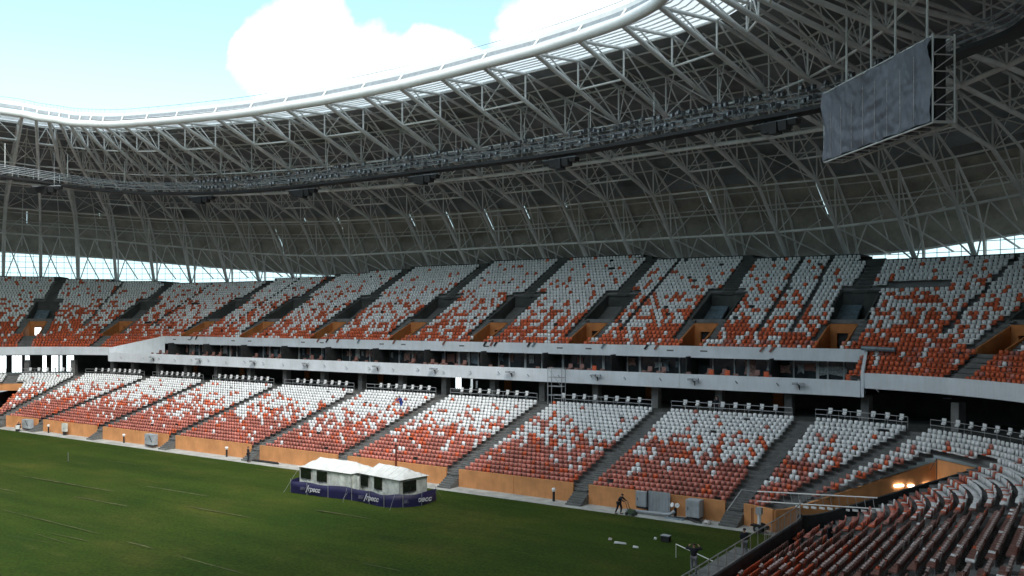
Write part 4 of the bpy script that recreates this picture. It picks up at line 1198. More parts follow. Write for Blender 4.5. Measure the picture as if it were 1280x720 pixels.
# ------------------------------------------------------------------ near stand railing and the rail over the tunnel mouth
nr = empty('pitch_side_railing', (-61, 24, 2.1), 'grey metal railing on top of the black parapet of the nearest stand', 'railing')
pr = [( *P(u, .1), 2.1) for u in np.linspace(-8, U1 + 1.5, 34)] if False else [(P(u % UT, .1)[0], P(u % UT, .1)[1], 2.3) for u in np.linspace(-8, U1 + 2.6, 36)]
for z in (1.0, .08): 
    b = MB(); b.path([(x, y, w + z) for x, y, w in pr], .035, 6); b.build('rail', M['rail'], nr)
for (x, y, w) in pr:
    b = MB(); b.tube((x, y, w), (x, y, w + 1.0), .028, 5); b.build('post', M['rail'], nr)
for a, c in zip(pr, pr[1:]):
    if a[1] < 28: continue
    for q in (.25, .5, .75):
        x, y = a[0] + (c[0] - a[0]) * q, a[1] + (c[1] - a[1]) * q
        b = MB(); b.tube((x, y, 2.15), (x, y, 3.1), .012, 4); b.build('baluster', M['rail'], nr)
tg = empty('tunnel_guard_rail', (-60, 40, 2), 'two long pale rails with short slats spanning the tunnel mouth', 'guard rail')
ga, gb = Vector((-56.2, 41.6)), Vector((-65.4, 38.9))
for zz, nm in ((0, 'rail'), (-.75, 'rail')):
    b = MB(); b.tube((ga.x, ga.y, 2.75 + zz), (gb.x, gb.y, 3.75 + zz), .05, 6); b.build(nm, M['ring'], tg)
for k in range(0, 15):
    t = (k + .5) / 15; q = ga.lerp(gb, t); z = 2.75 + t
    b = MB(); b.tube((q.x, q.y, z), (q.x - .12, q.y, z - .75), .022, 4); b.build('post', M['rail'], tg)
    if k > 4:
        b = MB(); b.box((q.x, q.y, z - .95), (.42, .05, .16), math.atan2(gb.y - ga.y, gb.x - ga.x)); b.build('slat', M['ring'], tg)
b = MB(); b.tube((-54.9, 41.8, 2.7), (-56.2, 41.6, 2.75), .04, 5); b.tube((-54.9, 41.8, 2.7), (-54.0, 41.0, 1.1), .04, 5); b.build('stair_handrail', M['rail'], tg)
th_ = empty('tunnel_end_handrail', (-67.5, 49, 4.6), 'thin dark handrail above the orange end wall of the tunnel', 'handrail')
b = MB(); e0 = TUN[0][0] + TUN[0][1] * 12.4 + TUN[0][2] * .2; e1 = e0 + TUN[0][2] * 2.6 - TUN[0][1] * 1.5
b.tube((e0.x, e0.y, 4.2), (e1.x, e1.y, 5.5), .035, 5); b.tube((e1.x, e1.y, 5.5), (e1.x, e1.y, 3.4), .035, 5); b.build('rail', M['black'], th_)
lr = empty('low_touchline_rail', (-56.2, 29.2, 0), 'low thin white rail standing on the grass edge by the nearest stand', 'rail')
b = MB(); b.tube((-54.6, 30.0, .95), (-58.2, 27.4, .95), .03, 5); b.build('rail', M['ring'], lr)
for x, y in ((-54.6, 30.0), (-56.4, 28.7), (-58.2, 27.4)):
    b = MB(); b.tube((x, y, .05), (x, y, .95), .025, 5); b.build('post', M['ring'], lr)

# ------------------------------------------------------------------ people
def skin_mesh(name, joints, edges, m, sub=1, root=0):
    me = bpy.data.meshes.new(name); me.from_pydata([j[0] for j in joints], edges, []); ob = bpy.data.objects.new(name, me); col.objects.link(ob)
    md = ob.modifiers.new('s', 'SKIN'); md.use_smooth_shade = True
    for i, j in enumerate(joints):
        r = j[1]; me.skin_vertices[0].data[i].radius = (r, r) if not isinstance(r, tuple) else r
        me.skin_vertices[0].data[i].use_root = (i == root)
    sb = ob.modifiers.new('b', 'SUBSURF'); sb.levels = sub; sb.render_levels = sub
    dg = bpy.context.evaluated_depsgraph_get(); m2 = bpy.data.meshes.new_from_object(ob.evaluated_get(dg)); bpy.data.objects.remove(ob); bpy.data.meshes.remove(me)
    m2.name = name; m2.materials.clear(); m2.materials.append(m)
    o = bpy.data.objects.new(name, m2); col.objects.link(o); return o
def person(loc, rz, label, J, top, trousers, hat=None, group=None):
    """J: dict of joint positions in the person's frame (facing -y)"""
    root = empty('person', loc, label, 'person', group, rz)
    d = dict(pelvis=(0, 0, .95), waist=(0, 0, 1.12), chest=(0, 0, 1.34), neck=(0, 0, 1.5), head=(0, -.02, 1.62), crown=(0, -.01, 1.72),
             shl=(-.19, 0, 1.42), shr=(.19, 0, 1.42), ell=(-.24, .02, 1.14), elr=(.24, .02, 1.14), wrl=(-.25, -.08, .9), wrr=(.25, -.08, .9),
             hil=(-.1, 0, .92), hir=(.1, 0, .92), knl=(-.11, -.03, .5), knr=(.11, -.03, .5), anl=(-.12, .03, .09), anr=(.12, .03, .09), tol=(-.13, -.16, .04), tor=(.13, -.16, .04))
    d.update(J)
    V = lambda n: Vector(d[n])
    names = ['pelvis', 'waist', 'chest', 'neck', 'head', 'crown', 'shl', 'ell', 'wrl', 'shr', 'elr', 'wrr', 'hil', 'knl', 'anl', 'tol', 'hir', 'knr', 'anr', 'tor']
    rad = dict(pelvis=(.15, .12), waist=(.14, .11), chest=(.17, .12), neck=.055, head=(.085, .1), crown=.06, shl=.06, shr=.06, ell=.042, elr=.042, wrl=.03, wrr=.03,
               hil=.09, hir=.09, knl=.06, knr=.06, anl=.042, anr=.042, tol=.035, tor=.035)
    jn = [(d[n], rad[n]) for n in names]; ix = {n: i for i, n in enumerate(names)}
    ed = [('pelvis', 'waist'), ('waist', 'chest'), ('chest', 'neck'), ('neck', 'head'), ('head', 'crown'), ('chest', 'shl'), ('shl', 'ell'), ('ell', 'wrl'), ('chest', 'shr'), ('shr', 'elr'), ('elr', 'wrr'),
          ('pelvis', 'hil'), ('hil', 'knl'), ('knl', 'anl'), ('anl', 'tol'), ('pelvis', 'hir'), ('hir', 'knr'), ('knr', 'anr'), ('anr', 'tor')]
    body = skin_mesh('body', jn, [(ix[a], ix[c]) for a, c in ed], M['skin'], 1)
    # palms, fingers, nose and ears joined into the body
    bm = bmesh.new(); bm.from_mesh(body.data)
    def tub(a, c, r0, r1):
        mb = MB(); mb.tube(a, c, r0, 5, r1, cap=True)
        vs = [bm.verts.new(v) for v in mb.v]
        for f in mb.f:
            try: bm.faces.new([vs[i] for i in f])
            except ValueError: pass
    for sd in ('l', 'r'):
        w = V('wr' + sd); e = V('el' + sd); dd = (w - e).normalized(); sdv = Vector((1, 0, 0)) if abs(dd.x) < .8 else Vector((0, 1, 0)); sdv = (sdv - dd * sdv.dot(dd)).normalized(); cu = dd.cross(sdv)
        tub(w, w + dd * .09, .03, .035)
        for k, ln in enumerate((.07, .08, .075, .06)):
            b0 = w + dd * .085 + sdv * (k - 1.5) * .018; mid = b0 + dd * ln * .55 + cu * .008; tub(b0, mid, .009, .008); tub(mid, mid + dd * ln * .4 + cu * .02, .008, .006)
        tb = w + dd * .03 - sdv * .03; tub(tb, tb + dd * .05 - sdv * .025, .011, .008)
    hd = V('head'); tub(hd + Vector((0, -.09, .01)), hd + Vector((0, -.115, -.015)), .012, .016)
    for sx in (-1, 1): tub(hd + Vector((sx * .08, .0, .01)), hd + Vector((sx * .1, .01, .0)), .022, .016)
    tub(hd + Vector((-.025, -.095, -.05)), hd + Vector((.025, -.095, -.05)), .006, .006)
    for sx in (-1, 1): tub(hd + Vector((sx * .032, -.085, .03)), hd + Vector((sx * .032, -.1, .03)), .012, .01)
    bm.to_mesh(body.data); bm.free(); body.parent = root
    names2 = ['pelvis', 'waist', 'chest', 'neck', 'shl', 'ell', 'wrl', 'shr', 'elr', 'wrr']; ix2 = {n: i for i, n in enumerate(names2)}
    g = lambda r: (r[0] * 1.22, r[1] * 1.25) if isinstance(r, tuple) else r * 1.45
    j2 = [(tuple(V(n) - (Vector((0, 0, .03)) if n == 'neck' else Vector())) if n not in ('wrl', 'wrr') else tuple(V(n).lerp(V('el' + n[-1]), .06)), g(rad[n])) for n in names2]
    ja = skin_mesh('jacket', j2, [(ix2[a], ix2[c]) for a, c in ed if a in ix2 and c in ix2], top, 1); ja.parent = root
    names3 = ['pelvis', 'hil', 'knl', 'anl', 'hir', 'knr', 'anr']; ix3 = {n: i for i, n in enumerate(names3)}
    j3 = [(d[n], g(rad[n]) if n != 'pelvis' else (.165, .14)) for n in names3]
    tr_ = skin_mesh('trousers', j3, [(ix3[a], ix3[c]) for a, c in ed if a in ix3 and c in ix3], trousers, 1); tr_.parent = root
    for sd in ('l', 'r'):
        b = MB(); a = V('an' + sd); t = V('to' + sd); b.tube(a + Vector((0, .05, -.05)), t + Vector((0, -.03, -.0)), .05, 6, .038, cap=True)
        o = local(b, 'shoe', M['black'], root)
    b = MB(); hc = V('crown') + Vector((0, .01, -.02)); cols = []
    for i in range(6):
        el = i / 5 * math.pi / 2; cols.append([(hc.x + .105 * math.cos(el) * math.cos(a_), hc.y + .02 + .115 * math.cos(el) * math.sin(a_), hc.z - .04 + .09 * math.sin(el)) for a_ in [2 * math.pi * q / 10 for q in range(10)]])
    b.sweep(cols, closed=True); local(b, 'hood' if hat else 'hair', hat or M['hair'], root, smooth=True)
    return root
def off(J, dx, dy, dz): return {k: (v[0] + dx, v[1] + dy, v[2] + dz) for k, v in J.items()}
lean = dict(waist=(0, -.05, 1.12), chest=(0, -.17, 1.32), neck=(0, -.26, 1.45), head=(0, -.33, 1.55), crown=(0, -.35, 1.65), shl=(-.19, -.2, 1.38), shr=(.19, -.2, 1.38),
            ell=(-.22, -.42, 1.18), elr=(.22, -.42, 1.18), wrl=(-.18, -.66, 1.08), wrr=(.18, -.66, 1.08), knl=(-.11, -.18, .52), anl=(-.12, -.1, .09), tol=(-.12, -.28, .04), knr=(.11, .08, .52), anr=(.12, .26, .1), tor=(.12, .1, .04))
# faces: local -y is forward. Pushing towards -X -> rotate so that -y maps to -x : rz=-90deg
person((-45.3, 39.9, 0), R(-90), 'person in dark clothes leaning forward, pushing a small machine along the walkway', lean, M['cloth'], M['cloth'])
person((0.6, 40.2, 0), R(200), 'person in dark clothes standing on the walkway beside a stair gap, left of the tents', {}, M['cloth'], M['cloth'])
person((-59.0, 22.4, 1.5), R(160), 'person in dark jacket seen from behind with both elbows raised, behind the nearest railing',
       dict(ell=(-.46, -.06, 1.40), elr=(.46, -.06, 1.40), wrl=(-.30, -.2, 1.52), wrr=(.30, -.2, 1.52), head=(0, -.02, 1.64)), M['cloth'], M['grey'])
person((-60.0, 27.9, 1.4), R(150), 'person in dark hooded jacket and pale trousers standing behind the railing near the grass corner', dict(wrl=(-.1, -.2, 1.05), wrr=(.1, -.2, 1.05)), M['cloth'], M['grey'], hat=M['cloth'])
sit = dict(pelvis=(0, .1, .5), hil=(-.1, .1, .48), hir=(.1, .1, .48), waist=(0, .08, .68), chest=(0, -.02, .9), neck=(0, -.06, 1.04), head=(0, -.1, 1.16), crown=(0, -.1, 1.26), shl=(-.19, -.02, .97), shr=(.19, -.02, .97),
           ell=(-.23, -.2, .76), elr=(.23, -.2, .76), wrl=(-.14, -.36, .62), wrr=(.14, -.36, .62), knl=(-.13, -.36, .55), knr=(.13, -.36, .55), anl=(-.13, -.32, .1), anr=(.13, -.32, .1), tol=(-.13, -.5, .05), tor=(.13, -.5, .05))
person((49.4, 40.2, 0), R(-40), 'person with red hood crouching over a white bucket at the far end of walkway', sit, M['cloth'], M['cloth'], hat=M['red'])
u_ = UX(-7.3); x, y = P(u_, 14.1); person((x, y, zlow(14.1)), 0, 'person in orange top and dark hair sitting among white seats, left of a blue one', sit, M['hiviz'], M['hiviz'])
u_ = UX(-8.6); x, y = P(u_, 13.3); person((x, y, zlow(13.3)), 0, 'person in blue workwear bending on the lower tier seats', dict(lean, **{}), M['blue'], M['blue'])
x, y = P(UX(-45.6), 18.8); person((x, y, Z_CON), 0, 'person in dark clothes standing behind the concourse railing', {}, M['cloth'], M['cloth'])
x, y = P(U1 + 1.0, .95); person((-63.6, 33.6, 1.1), R(100), 'dark dressed person standing at the black parapet beside the tunnel', {}, M['cloth'], M['cloth'], hat=M['cloth'])
person((-74.7, 33.6, zlow(13.7)), R(60), 'person in black at the right edge, standing high in the nearest stand', dict(ell=(-.3, .02, 1.15), elr=(.3, .02, 1.15)), M['cloth'], M['cloth'], hat=M['cloth'])

# ------------------------------------------------------------------ tents
def tent(x0, x1, y0, y1, rz, label, hip=True, ez=2.25, rzg=2.98):
    cx_, cy_ = (x0 + x1) / 2, (y0 + y1) / 2; hx, hy = (x1 - x0) / 2, (y1 - y0) / 2
    root = empty('marquee_tent', (cx_, cy_, .06), label, 'tent', None, rz)
    b = MB(); n = 12; e = .18; rows_ = []
    # hipped roof with slight sag, as a grid
    G = []
    for i in range(n + 1):
        r_ = []
        for j in range(9):
            a = -1 + 2 * i / n; c = -1 + 2 * j / 8
            hgt = min(1, (1 - abs(a)) * hx / (hy * .55)) ; hg2 = (1 - abs(c)); w = min(hgt, hg2)
            z = ez + (rzg - ez) * w - .10 * math.sin(math.pi * w) * (1 - w) + (.02 * math.sin(i * 2.1) if 0 < w else 0)
            r_.append((a * (hx + e), c * (hy + e), z))
        G.append(r_)
    b.sweep(G); local(b, 'roof', M['tent'], root, smooth=False)
    for i in range(2, n, 2):
        b = MB(); b.path([(p[0], p[1], p[2] + .012) for p in G[i]], .014, 4); local(b, 'roof_seam', M['tentwall'], root)
    for sx in (-1, 1):
        for sy in (-1, 1): b = MB(); b.tube((sx * hx, sy * hy, ez), (sx * (hx + .5), sy * (hy + 1.5), .02), .008, 4); local(b, 'guy_rope', M['rail'], root)
    for (pa, pb) in (((-hx, -hy), (hx, -hy)), ((hx, -hy), (hx, hy)), ((hx, hy), (-hx, hy)), ((-hx, hy), (-hx, -hy))):
        b = MB(); L = math.hypot(pb[0] - pa[0], pb[1] - pa[1]); n = max(4, int(L / .18)); cols = []
        nx_, ny_ = (pb[1] - pa[1]) / L, -(pb[0] - pa[0]) / L
        for i in range(n + 1):
            t = i / n; w = .035 * math.sin(t * L * 6) + .02 * math.sin(t * L * 15); x, y = pa[0] + (pb[0] - pa[0]) * t, pa[1] + (pb[1] - pa[1]) * t
            cols.append([(x + nx_ * (w if q < 4 else 0), y + ny_ * (w if q < 4 else 0), .02 + (ez - .02) * q / 4) for q in range(5)])
        b.sweep(cols); local(b, 'wall', M['tentwall'] if ny_ < 0 or nx_ else M['tentwall'], root, smooth=True)
        b = MB(); b.tube((*pa, 0), (*pa, ez), .035, 5); local(b, 'pole', M['rail'], root)
        b = MB(); b.box(((pa[0] + pb[0]) / 2, (pa[1] + pb[1]) / 2, ez - .03), (L + .1, .06, .12), math.atan2(pb[1] - pa[1], pb[0] - pa[0])); local(b, 'valance', M['tent'], root)
    return root, hx, hy
t1, hx, hy = tent(-23.3, -16.7, 31.8, 35.0, R(1), 'white tent with dark windows on the pitch, left one of the pair')
for lx in (.85, .2):
    pass
def twin(root, x, y, w, z0, z1, rz=0, m='window'):
    b = MB(); b.box((0, 0, 0), (w, .03, z1 - z0)); o = local(b, 'window', M[m], root); o.location = (x, y, (z0 + z1) / 2); o.rotation_euler = (0, 0, rz)
twin(t1, hx - .9, -hy - .1, 1.35, 1.25, 2.15); twin(t1, hx - 3.0, -hy - .1, 1.3, 1.2, 2.1)
t2, hx2, hy2 = tent(-29.1, -23.8, 32.1, 35.2, R(8), 'white tent with dark windows on the pitch, right one of the pair')
twin(t2, hx2 - .7, -hy2 - .1, 1.1, 1.2, 2.15); twin(t2, hx2 - 2.6, -hy2 - .1, 1.05, 1.15, 2.15); twin(t2, -hx2 - .1, -.5, 1.5, 1.15, 2.05, R(90))
# canvas screen between the tents and the navy banner wrapped round them
scv = empty('canvas_screen', (-22.6, 31.6, .05), 'grey white canvas screen closing the gap between the two tents', 'screen')
b = MB(); cols = []
for i in range(25):
    t = i / 24; x = -21.2 - 3.0 * t; w = .09 * math.sin(t * 19) + .04 * math.sin(t * 47)
    cols.append([(x, 31.9 + w, .9), (x, 31.9 + w, 1.3), (x, 31.9 + w * .6, 2.25 - .35 * max(0, t - .6))])
b.sweep(cols); b.build('canvas', M['tentwall'], scv, smooth=True)
for x in (-21.2, -22.7, -24.2):
    b = MB(); b.tube((x, 31.85, 0), (x, 31.85, 2.3), .035, 5); b.build('pole', M['rail'], scv)
ban = empty('printed_banner', (-23, 31, .05), 'long navy banner with white lettering wrapped round the foot of both tents', 'banner')
bp = [(-15.9, 34.6), (-16.2, 31.2), (-18.5, 31.05), (-21.0, 31.2), (-23.6, 31.5), (-26.0, 31.15), (-27.9, 30.9), (-29.3, 31.7), (-30.1, 33.2), (-29.7, 35.6)]
b = MB(); cols = []
bpv = crv([(x, y, 0) for x, y in bp], 8)
for i, p in enumerate(bpv):
    w = .03 * math.sin(i * 1.1); tz = 1.12 + .05 * math.sin(i * .5); nrm = Vector((0, -1, 0))
    cols.append([(p.x, p.y + w, .06), (p.x, p.y - w * .5, .6), (p.x, p.y + w, tz), (p.x, p.y + w + .03, tz), (p.x, p.y + .06, .06)])
b.sweep(cols); b.build('vinyl', M['navy'], ban, smooth=True)
for i in range(0, len(bpv), 8):
    p = bpv[i]; b = MB(); b.tube((p.x, p.y - .03, .02), (p.x, p.y - .03, 1.25), .025, 5); b.build('pole', M['rail'], ban)
def text(body, x, y, z, rz, size, m, parent, shear=.25):
    cu = bpy.data.curves.new('lettering', 'FONT'); cu.body = body; cu.size = size; cu.extrude = .01; cu.shear = shear; cu.offset = .012
    o = bpy.data.objects.new('lettering', cu); col.objects.link(o)
    dg = bpy.context.evaluated_depsgraph_get(); dg.update(); me = bpy.data.meshes.new_from_object(o.evaluated_get(dg)); bpy.data.objects.remove(o)
    me.transform(Matrix.Diagonal((-1, 1, 1, 1))); me.flip_normals()
    me.materials.clear(); me.materials.append(m); o = bpy.data.objects.new('lettering', me); col.objects.link(o)
    o.matrix_world = Matrix.Translation((x, y, z)) @ Matrix.Rotation(rz, 4, 'Z') @ Matrix.Rotation(R(90), 4, 'X')
    o.parent = parent; o.matrix_parent_inverse = Matrix.Translation(parent.location).inverted()
# (camera side is -Y, so reading direction runs towards -X when seen from the pitch: text faces -Y)
def banner_text(x, y, rz):
    d_ = Vector((math.cos(rz), math.sin(rz)))
    text('ин', x, y, .42, rz, .55, M['inkdim'], ban); x2, y2 = x - d_.x * .72, y - d_.y * .72
    text('/', x2, y2, .28, rz, .95, M['ink'], ban); text('гресс', x2 - d_.x * .3, y2 - d_.y * .3, .42, rz, .55, M['ink'], ban)
banner_text(-17.7, 30.93, R(0)); banner_text(-24.7, 31.1, R(4)); 
banner_text(-29.38, 31.65, R(-62))

# ------------------------------------------------------------------ things on the walkway and the pitch
def cabinet(x, y, w, d, h, label, m='metalbox', rz=0, z=.0, wheels=False):
    root = empty('metal_cabinet', (x, y, z), label, 'cabinet', None, rz)
    b = MB(); b.box((0, 0, .15 + h / 2), (w, d, h)); o = local(b, 'housing', M[m], root)
    bv = o.modifiers.new('bev', 'BEVEL'); bv.width = .02; bv.segments = 2
    b = MB(); b.box((0, -d / 2 - .012, .15 + h / 2), (w * .86, .02, h * .86)); local(b, 'door', M[m], root)
    b = MB(); b.box((0, 0, .075), (w * .9, d * .9, .15)); local(b, 'plinth', M['black'], root)
    b = MB(); b.tube((w * .32, -d / 2 - .04, .15 + h * .4), (w * .32, -d / 2 - .04, .15 + h * .6), .02, 5); local(b, 'handle', M['black'], root)
    return root
cabinet(-46.6, 41.45, .95, .35, 1.25, 'narrow grey wall cabinet beside a wide ribbed door panel', z=.35)
rd = empty('ribbed_door', (-48.1, 41.6, 0), 'wide grey ribbed metal door panel leaning on the orange wall', 'door')
b = MB(); b.box((0, 0, .95), (1.9, .12, 1.75)); local(b, 'panel', M['metalbox'], rd)
for k in range(7):
    b = MB(); b.tube((-.8 + .27 * k, -.08, .15), (-.8 + .27 * k, -.08, 1.78), .02, 4); local(b, 'rib', M['metalbox'], rd)
b = MB(); b.box((1.0, -.02, .95), (.1, .16, 1.8)); local(b, 'post', M['black'], rd)
hs_ = empty('coiled_pipe', (-47.3, 40.9, .0), 'thick dark pipe lying on walkway below the ribbed door', 'pipe')
b = MB(); b.path(crv([(-45.4, 41.0, .12), (-46.6, 40.85, .2), (-48, 40.9, .22), (-49.2, 40.95, .25), (-49.6, 41.2, .5)]), .14, 7); b.build('pipe_run', M['gutter'], hs_, smooth=True)
cabinet(-51.3, 41.2, 1.15, .9, 1.35, 'grey cabinet on dark feet beside the stair gap, near the tunnel', z=.15)
cabinet(48.6, 41.0, 1.9, .7, 1.25, 'pale cabinet with dark diagonal stripe at far end of walkway', z=.2)
cabinet(19.6, 41.0, 1.7, .7, 1.3, 'pale cabinet with dark diagonal stripe beside a stair gap, left of the tents', z=.2)
for x, y in ((48.6, 40.62), (19.6, 40.62)):
    b = MB(); b.tube((x - .1 if x > 30 else x - .1, y - .03, 1.5), (x - .75, y - .03, .75), .045, 4); o = b.build('dark_cable', M['black']); tag(o, 'dark cable crossing the front of the %s pale cabinet' % ('far' if x > 30 else 'nearer'), 'cable')
def standlamp(x, y, label, h=1.15, m='whiteseat'):
    root = empty('capped_post', (x, y, 0), label, 'post', 'short capped posts along the orange wall')
    b = MB(); b.tube((0, 0, 0), (0, 0, h - .3), .11, 6, cap=True); local(b, 'post', M['black'], root)
    b = MB(); b.tube((0, 0, h - .3), (0, 0, h - .1), .12, 8, .2, cap=True); b.tube((0, 0, h - .1), (0, 0, h), .2, 8, .14, cap=True); local(b, 'cap', M[m], root)
for x, y, l in ((43.7, 41.3, 'short post with pale cap, leftmost on the orange wall'), (26.0, 41.4, 'short post with pale cap halfway between the two pale cabinets'), (5.8, 41.4, 'short post with pale cap beside the standing person left of the tents'),
                (-38.3, 41.2, 'short post with white cap on the orange wall right of the tents')): standlamp(x, y, l)
root = empty('wall_box', (39.6, 41.3, 0), 'pale upright box on stand against the far orange wall', 'box')
b = MB(); b.box((0, 0, 1.05), (1.0, .3, 1.1)); local(b, 'housing', M['tentwall'], root); b = MB(); b.box((0, 0, .25), (.5, .25, .5)); local(b, 'stand', M['black'], root)
root = empty('signal_horn', (-49.6, 41.35, 0), 'small red and white horn heads on a dark stand beside the coiled hose', 'horn')
b = MB(); b.tube((0, 0, 0), (0, 0, .75), .12, 6, cap=True); local(b, 'stand', M['black'], root)
for sx in (-.22, .22): b = MB(); b.tube((sx, -.15, 1.0), (sx * .5, .1, .9), .2, 8, .08, cap=True); local(b, 'horn', M['whiteseat'], root)
b = MB(); b.tube((0, -.2, 1.0), (0, 0, .95), .1, 6, cap=True); local(b, 'core', M['red'], root)
root = empty('grey_hose', (-50.4, 40.9, 0), 'loose dark hose and sheet lying on walkway below the horn', 'hose')
b = MB(); b.path(crv([(-49.2, 40.9, .06), (-50.0, 40.8, .1), (-50.9, 40.9, .12), (-51.6, 40.5, .07), (-52.2, 40.4, .05)]), .09, 6); b.build('hose_run', M['hose'], root, smooth=True)
b = MB(); b.hexa([(-49.0, 40.5, .01), (-50.6, 40.4, .01), (-50.7, 41.1, .01), (-49.2, 41.2, .01), (-49.1, 40.6, .07), (-50.5, 40.5, .1), (-50.6, 41.0, .12), (-49.3, 41.1, .08)]); b.build('sheet', M['teal'], root)
root = empty('plastic_bundle', (-52.6, 40.6, 0), 'small crumpled pale plastic bundle at the foot of stairs', 'bundle')
b = MB(); bmn = bmesh.new(); bmesh.ops.create_icosphere(bmn, subdivisions=2, radius=.3)
for v in bmn.verts: v.co *= 1 + rnd.uniform(-.25, .25); v.co.z = v.co.z * .5 + .15
me = bpy.data.meshes.new('bundle'); bmn.to_mesh(me); bmn.free(); me.materials.append(M['filmtop']); o = bpy.data.objects.new('film_lump', me); col.objects.link(o); o.parent = root
# mower pushed by the worker
root = empty('push_mower', (-46.35, 40.0, 0), 'small dark push machine with long handle on the walkway', 'mower')
b = MB(); b.hexa([(-.4, -.25, .12), (.3, -.25, .12), (.3, .25, .12), (-.4, .25, .12), (-.3, -.2, .42), (.2, -.2, .5), (.2, .2, .5), (-.3, .2, .42)]); local(b, 'body', M['green'], root)
for sx in (-.3, .28):
    for sy in (-.27, .27):
        b = MB(); b.tube((sx, sy - .03, .14), (sx, sy + .03, .14), .14, 10, cap=True); local(b, 'wheel', M['rubber'], root)
for sy in (-.18, .18): b = MB(); b.tube((.2, sy, .4), (.42, sy, 1.06), .025, 5); local(b, 'handle', M['black'], root)
# wheeled machine with upright tank by the tunnel
root = empty('line_marking_cart', (-56.9, 40.1, 0), 'two-wheeled cart with upright tank and mast in front of the orange wall', 'cart', None, R(10))
for sy in (-.35, .35):
    b = MB(); b.tube((0, sy - .09, .34), (0, sy + .09, .34), .34, 14, cap=True); w = local(b, 'wheel', M['rubber'], root)
    b = MB(); b.tube((0, sy - .1, .34), (0, sy + .1, .34), .15, 10, cap=True); hb = local(b, 'hub', M['rail'], None); hb.parent = w
b = MB(); b.box((0, 0, .5), (1.3, .5, .12)); b.box((-.55, 0, .45), (.3, .3, .25)); local(b, 'chassis', M['black'], root)
b = MB(); b.tube((.05, 0, .55), (.05, 0, 1.35), .13, 9, cap=True); local(b, 'tank', M['whiteseat'], root)
b = MB(); b.box((.05, 0, 1.62), (.42, .35, .5)); local(b, 'control_box', M['metalbox'], root)
for dy in (-.1, .1): b = MB(); b.tube((.62, dy, .5), (.62, dy, 1.75), .03, 5); local(b, 'mast', M['red'], root)
# white bag and sheets behind the nearest railing
root = empty('white_bag', (-61.2, 40.3, 0), 'large white sack standing in the tunnel mouth behind the railing', 'sack')
bmn = bmesh.new(); bmesh.ops.create_icosphere(bmn, subdivisions=3, radius=.75)
for v in bmn.verts: v.co *= 1 + .08 * math.sin(v.co.x * 9 + v.co.z * 7); v.co.z = v.co.z * .95 + .7; v.co.x *= 1.2
me = bpy.data.meshes.new('sack'); bmn.to_mesh(me); bmn.free(); me.materials.append(M['tent']); o = bpy.data.objects.new('sack_cloth', me); col.objects.link(o); o.parent = root
root = empty('folding_table', (-60.4, 33.4, 0), 'white topped folding table behind the nearest railing', 'table')
b = MB(); b.box((0, 0, .74), (1.0, 2.6, .06)); local(b, 'table_top', M['whiteseat'], root)
for sy in (-1.1, 1.1):
    for sx in (-.4, .4): b = MB(); b.tube((sx, sy, 0), (-sx * .3, sy * .85, .74), .03, 5); local(b, 'leg', M['black'], root)
root = empty('pale_slab', (-62.1, 31.4, 1.45), 'pale flat slab lying on the parapet steps below the first row', 'slab'); b = MB(); b.box((0, 0, 0), (.6, 1.3, .16)); local(b, 'slab_body', M['step'], root)
root = empty('working_platform', (-59.5, 25, 0), 'grey plank platform on trestles behind the nearest railing', 'platform')
b = MB()
for k in range(6): b.box((0, -4.0 + k * 1.62, 1.34 + .01 * (k % 2)), (1.5, 1.58, .08))
local(b, 'planks', M['step'], root)
for sy in (-4.4, -1.5, 1.5, 4.4):
    for sx in (-.6, .6): b = MB(); b.tube((sx, sy, 0), (sx, sy, 1.3), .05, 5); local(b, 'leg', M['rail'], root)
    b = MB(); b.tube((-.6, sy, .1), (.6, sy, 1.2), .035, 5); local(b, 'brace', M['rail'], root)
for (x, y, z, w, l, h_, nm, lb_, m_) in ((-59.3, 29.6, .05, .9, 1.1, .6, 'material_stack', 'grey stack of boards under the nearest railing, right of the platform', 'step'), (-59.4, 18.6, .05, 1.2, 1.6, .9, 'wrapped_pallet', 'pale wrapped pallet behind the nearest railing at the bottom edge', 'filmtop')):
    root = empty(nm, (x, y, z), lb_, 'stack'); b = MB()
    for k in range(4): b.box((.03 * (k % 2), .02 * k, h_ * (k + .5) / 4), (w, l, h_ / 4 - .02))
    local(b, 'layers', M[m_], root)
# white ball/bucket held by the far crouching person
root = empty('white_bucket', (48.9, 39.75, 0), 'round white bucket in front of the crouching person', 'bucket')
b = MB(); b.tube((0, 0, .35), (0, 0, .85), .26, 12, .3, cap=True); local(b, 'pail', M['whiteseat'], root); b = MB(); b.box((0, 0, .17), (.4, .4, .34)); local(b, 'stand', M['black'], root)
# bits on the grass
for i, (x, y, w, l, lab, m) in enumerate(((-48.8, 31.7, .25, .25, 'small pale lump on the grass, leftmost of the scattered bits', 'filmtop'), (-49.9, 31.1, .9, .12, 'thin white plank lying on the grass', 'whiteseat'),
                                  (-51.3, 30.7, .4, .14, 'short white offcut lying on grass right of the plank', 'whiteseat'), (-51.4, 33.7, .2, .2, 'tiny white cup on the grass beside the dark box', 'whiteseat'))):
    root = empty('litter_piece', (x, y, .08), lab, 'debris', None, R(-15)); b = MB()
    b.hexa([(-w / 2, -l / 2, 0), (w / 2, -l / 2, 0), (w / 2, l / 2, 0), (-w / 2, l / 2, 0), (-w / 2.3, -l / 2.4, .12), (w / 2.2, -l / 2.3, .1), (w / 2.3, l / 2.2, .13), (-w / 2.2, l / 2.3, .1)]); local(b, 'piece', M[m], root)
root = empty('tool_box', (-52.3, 33.5, .08), 'dark tool box standing on the grass near the corner', 'box')
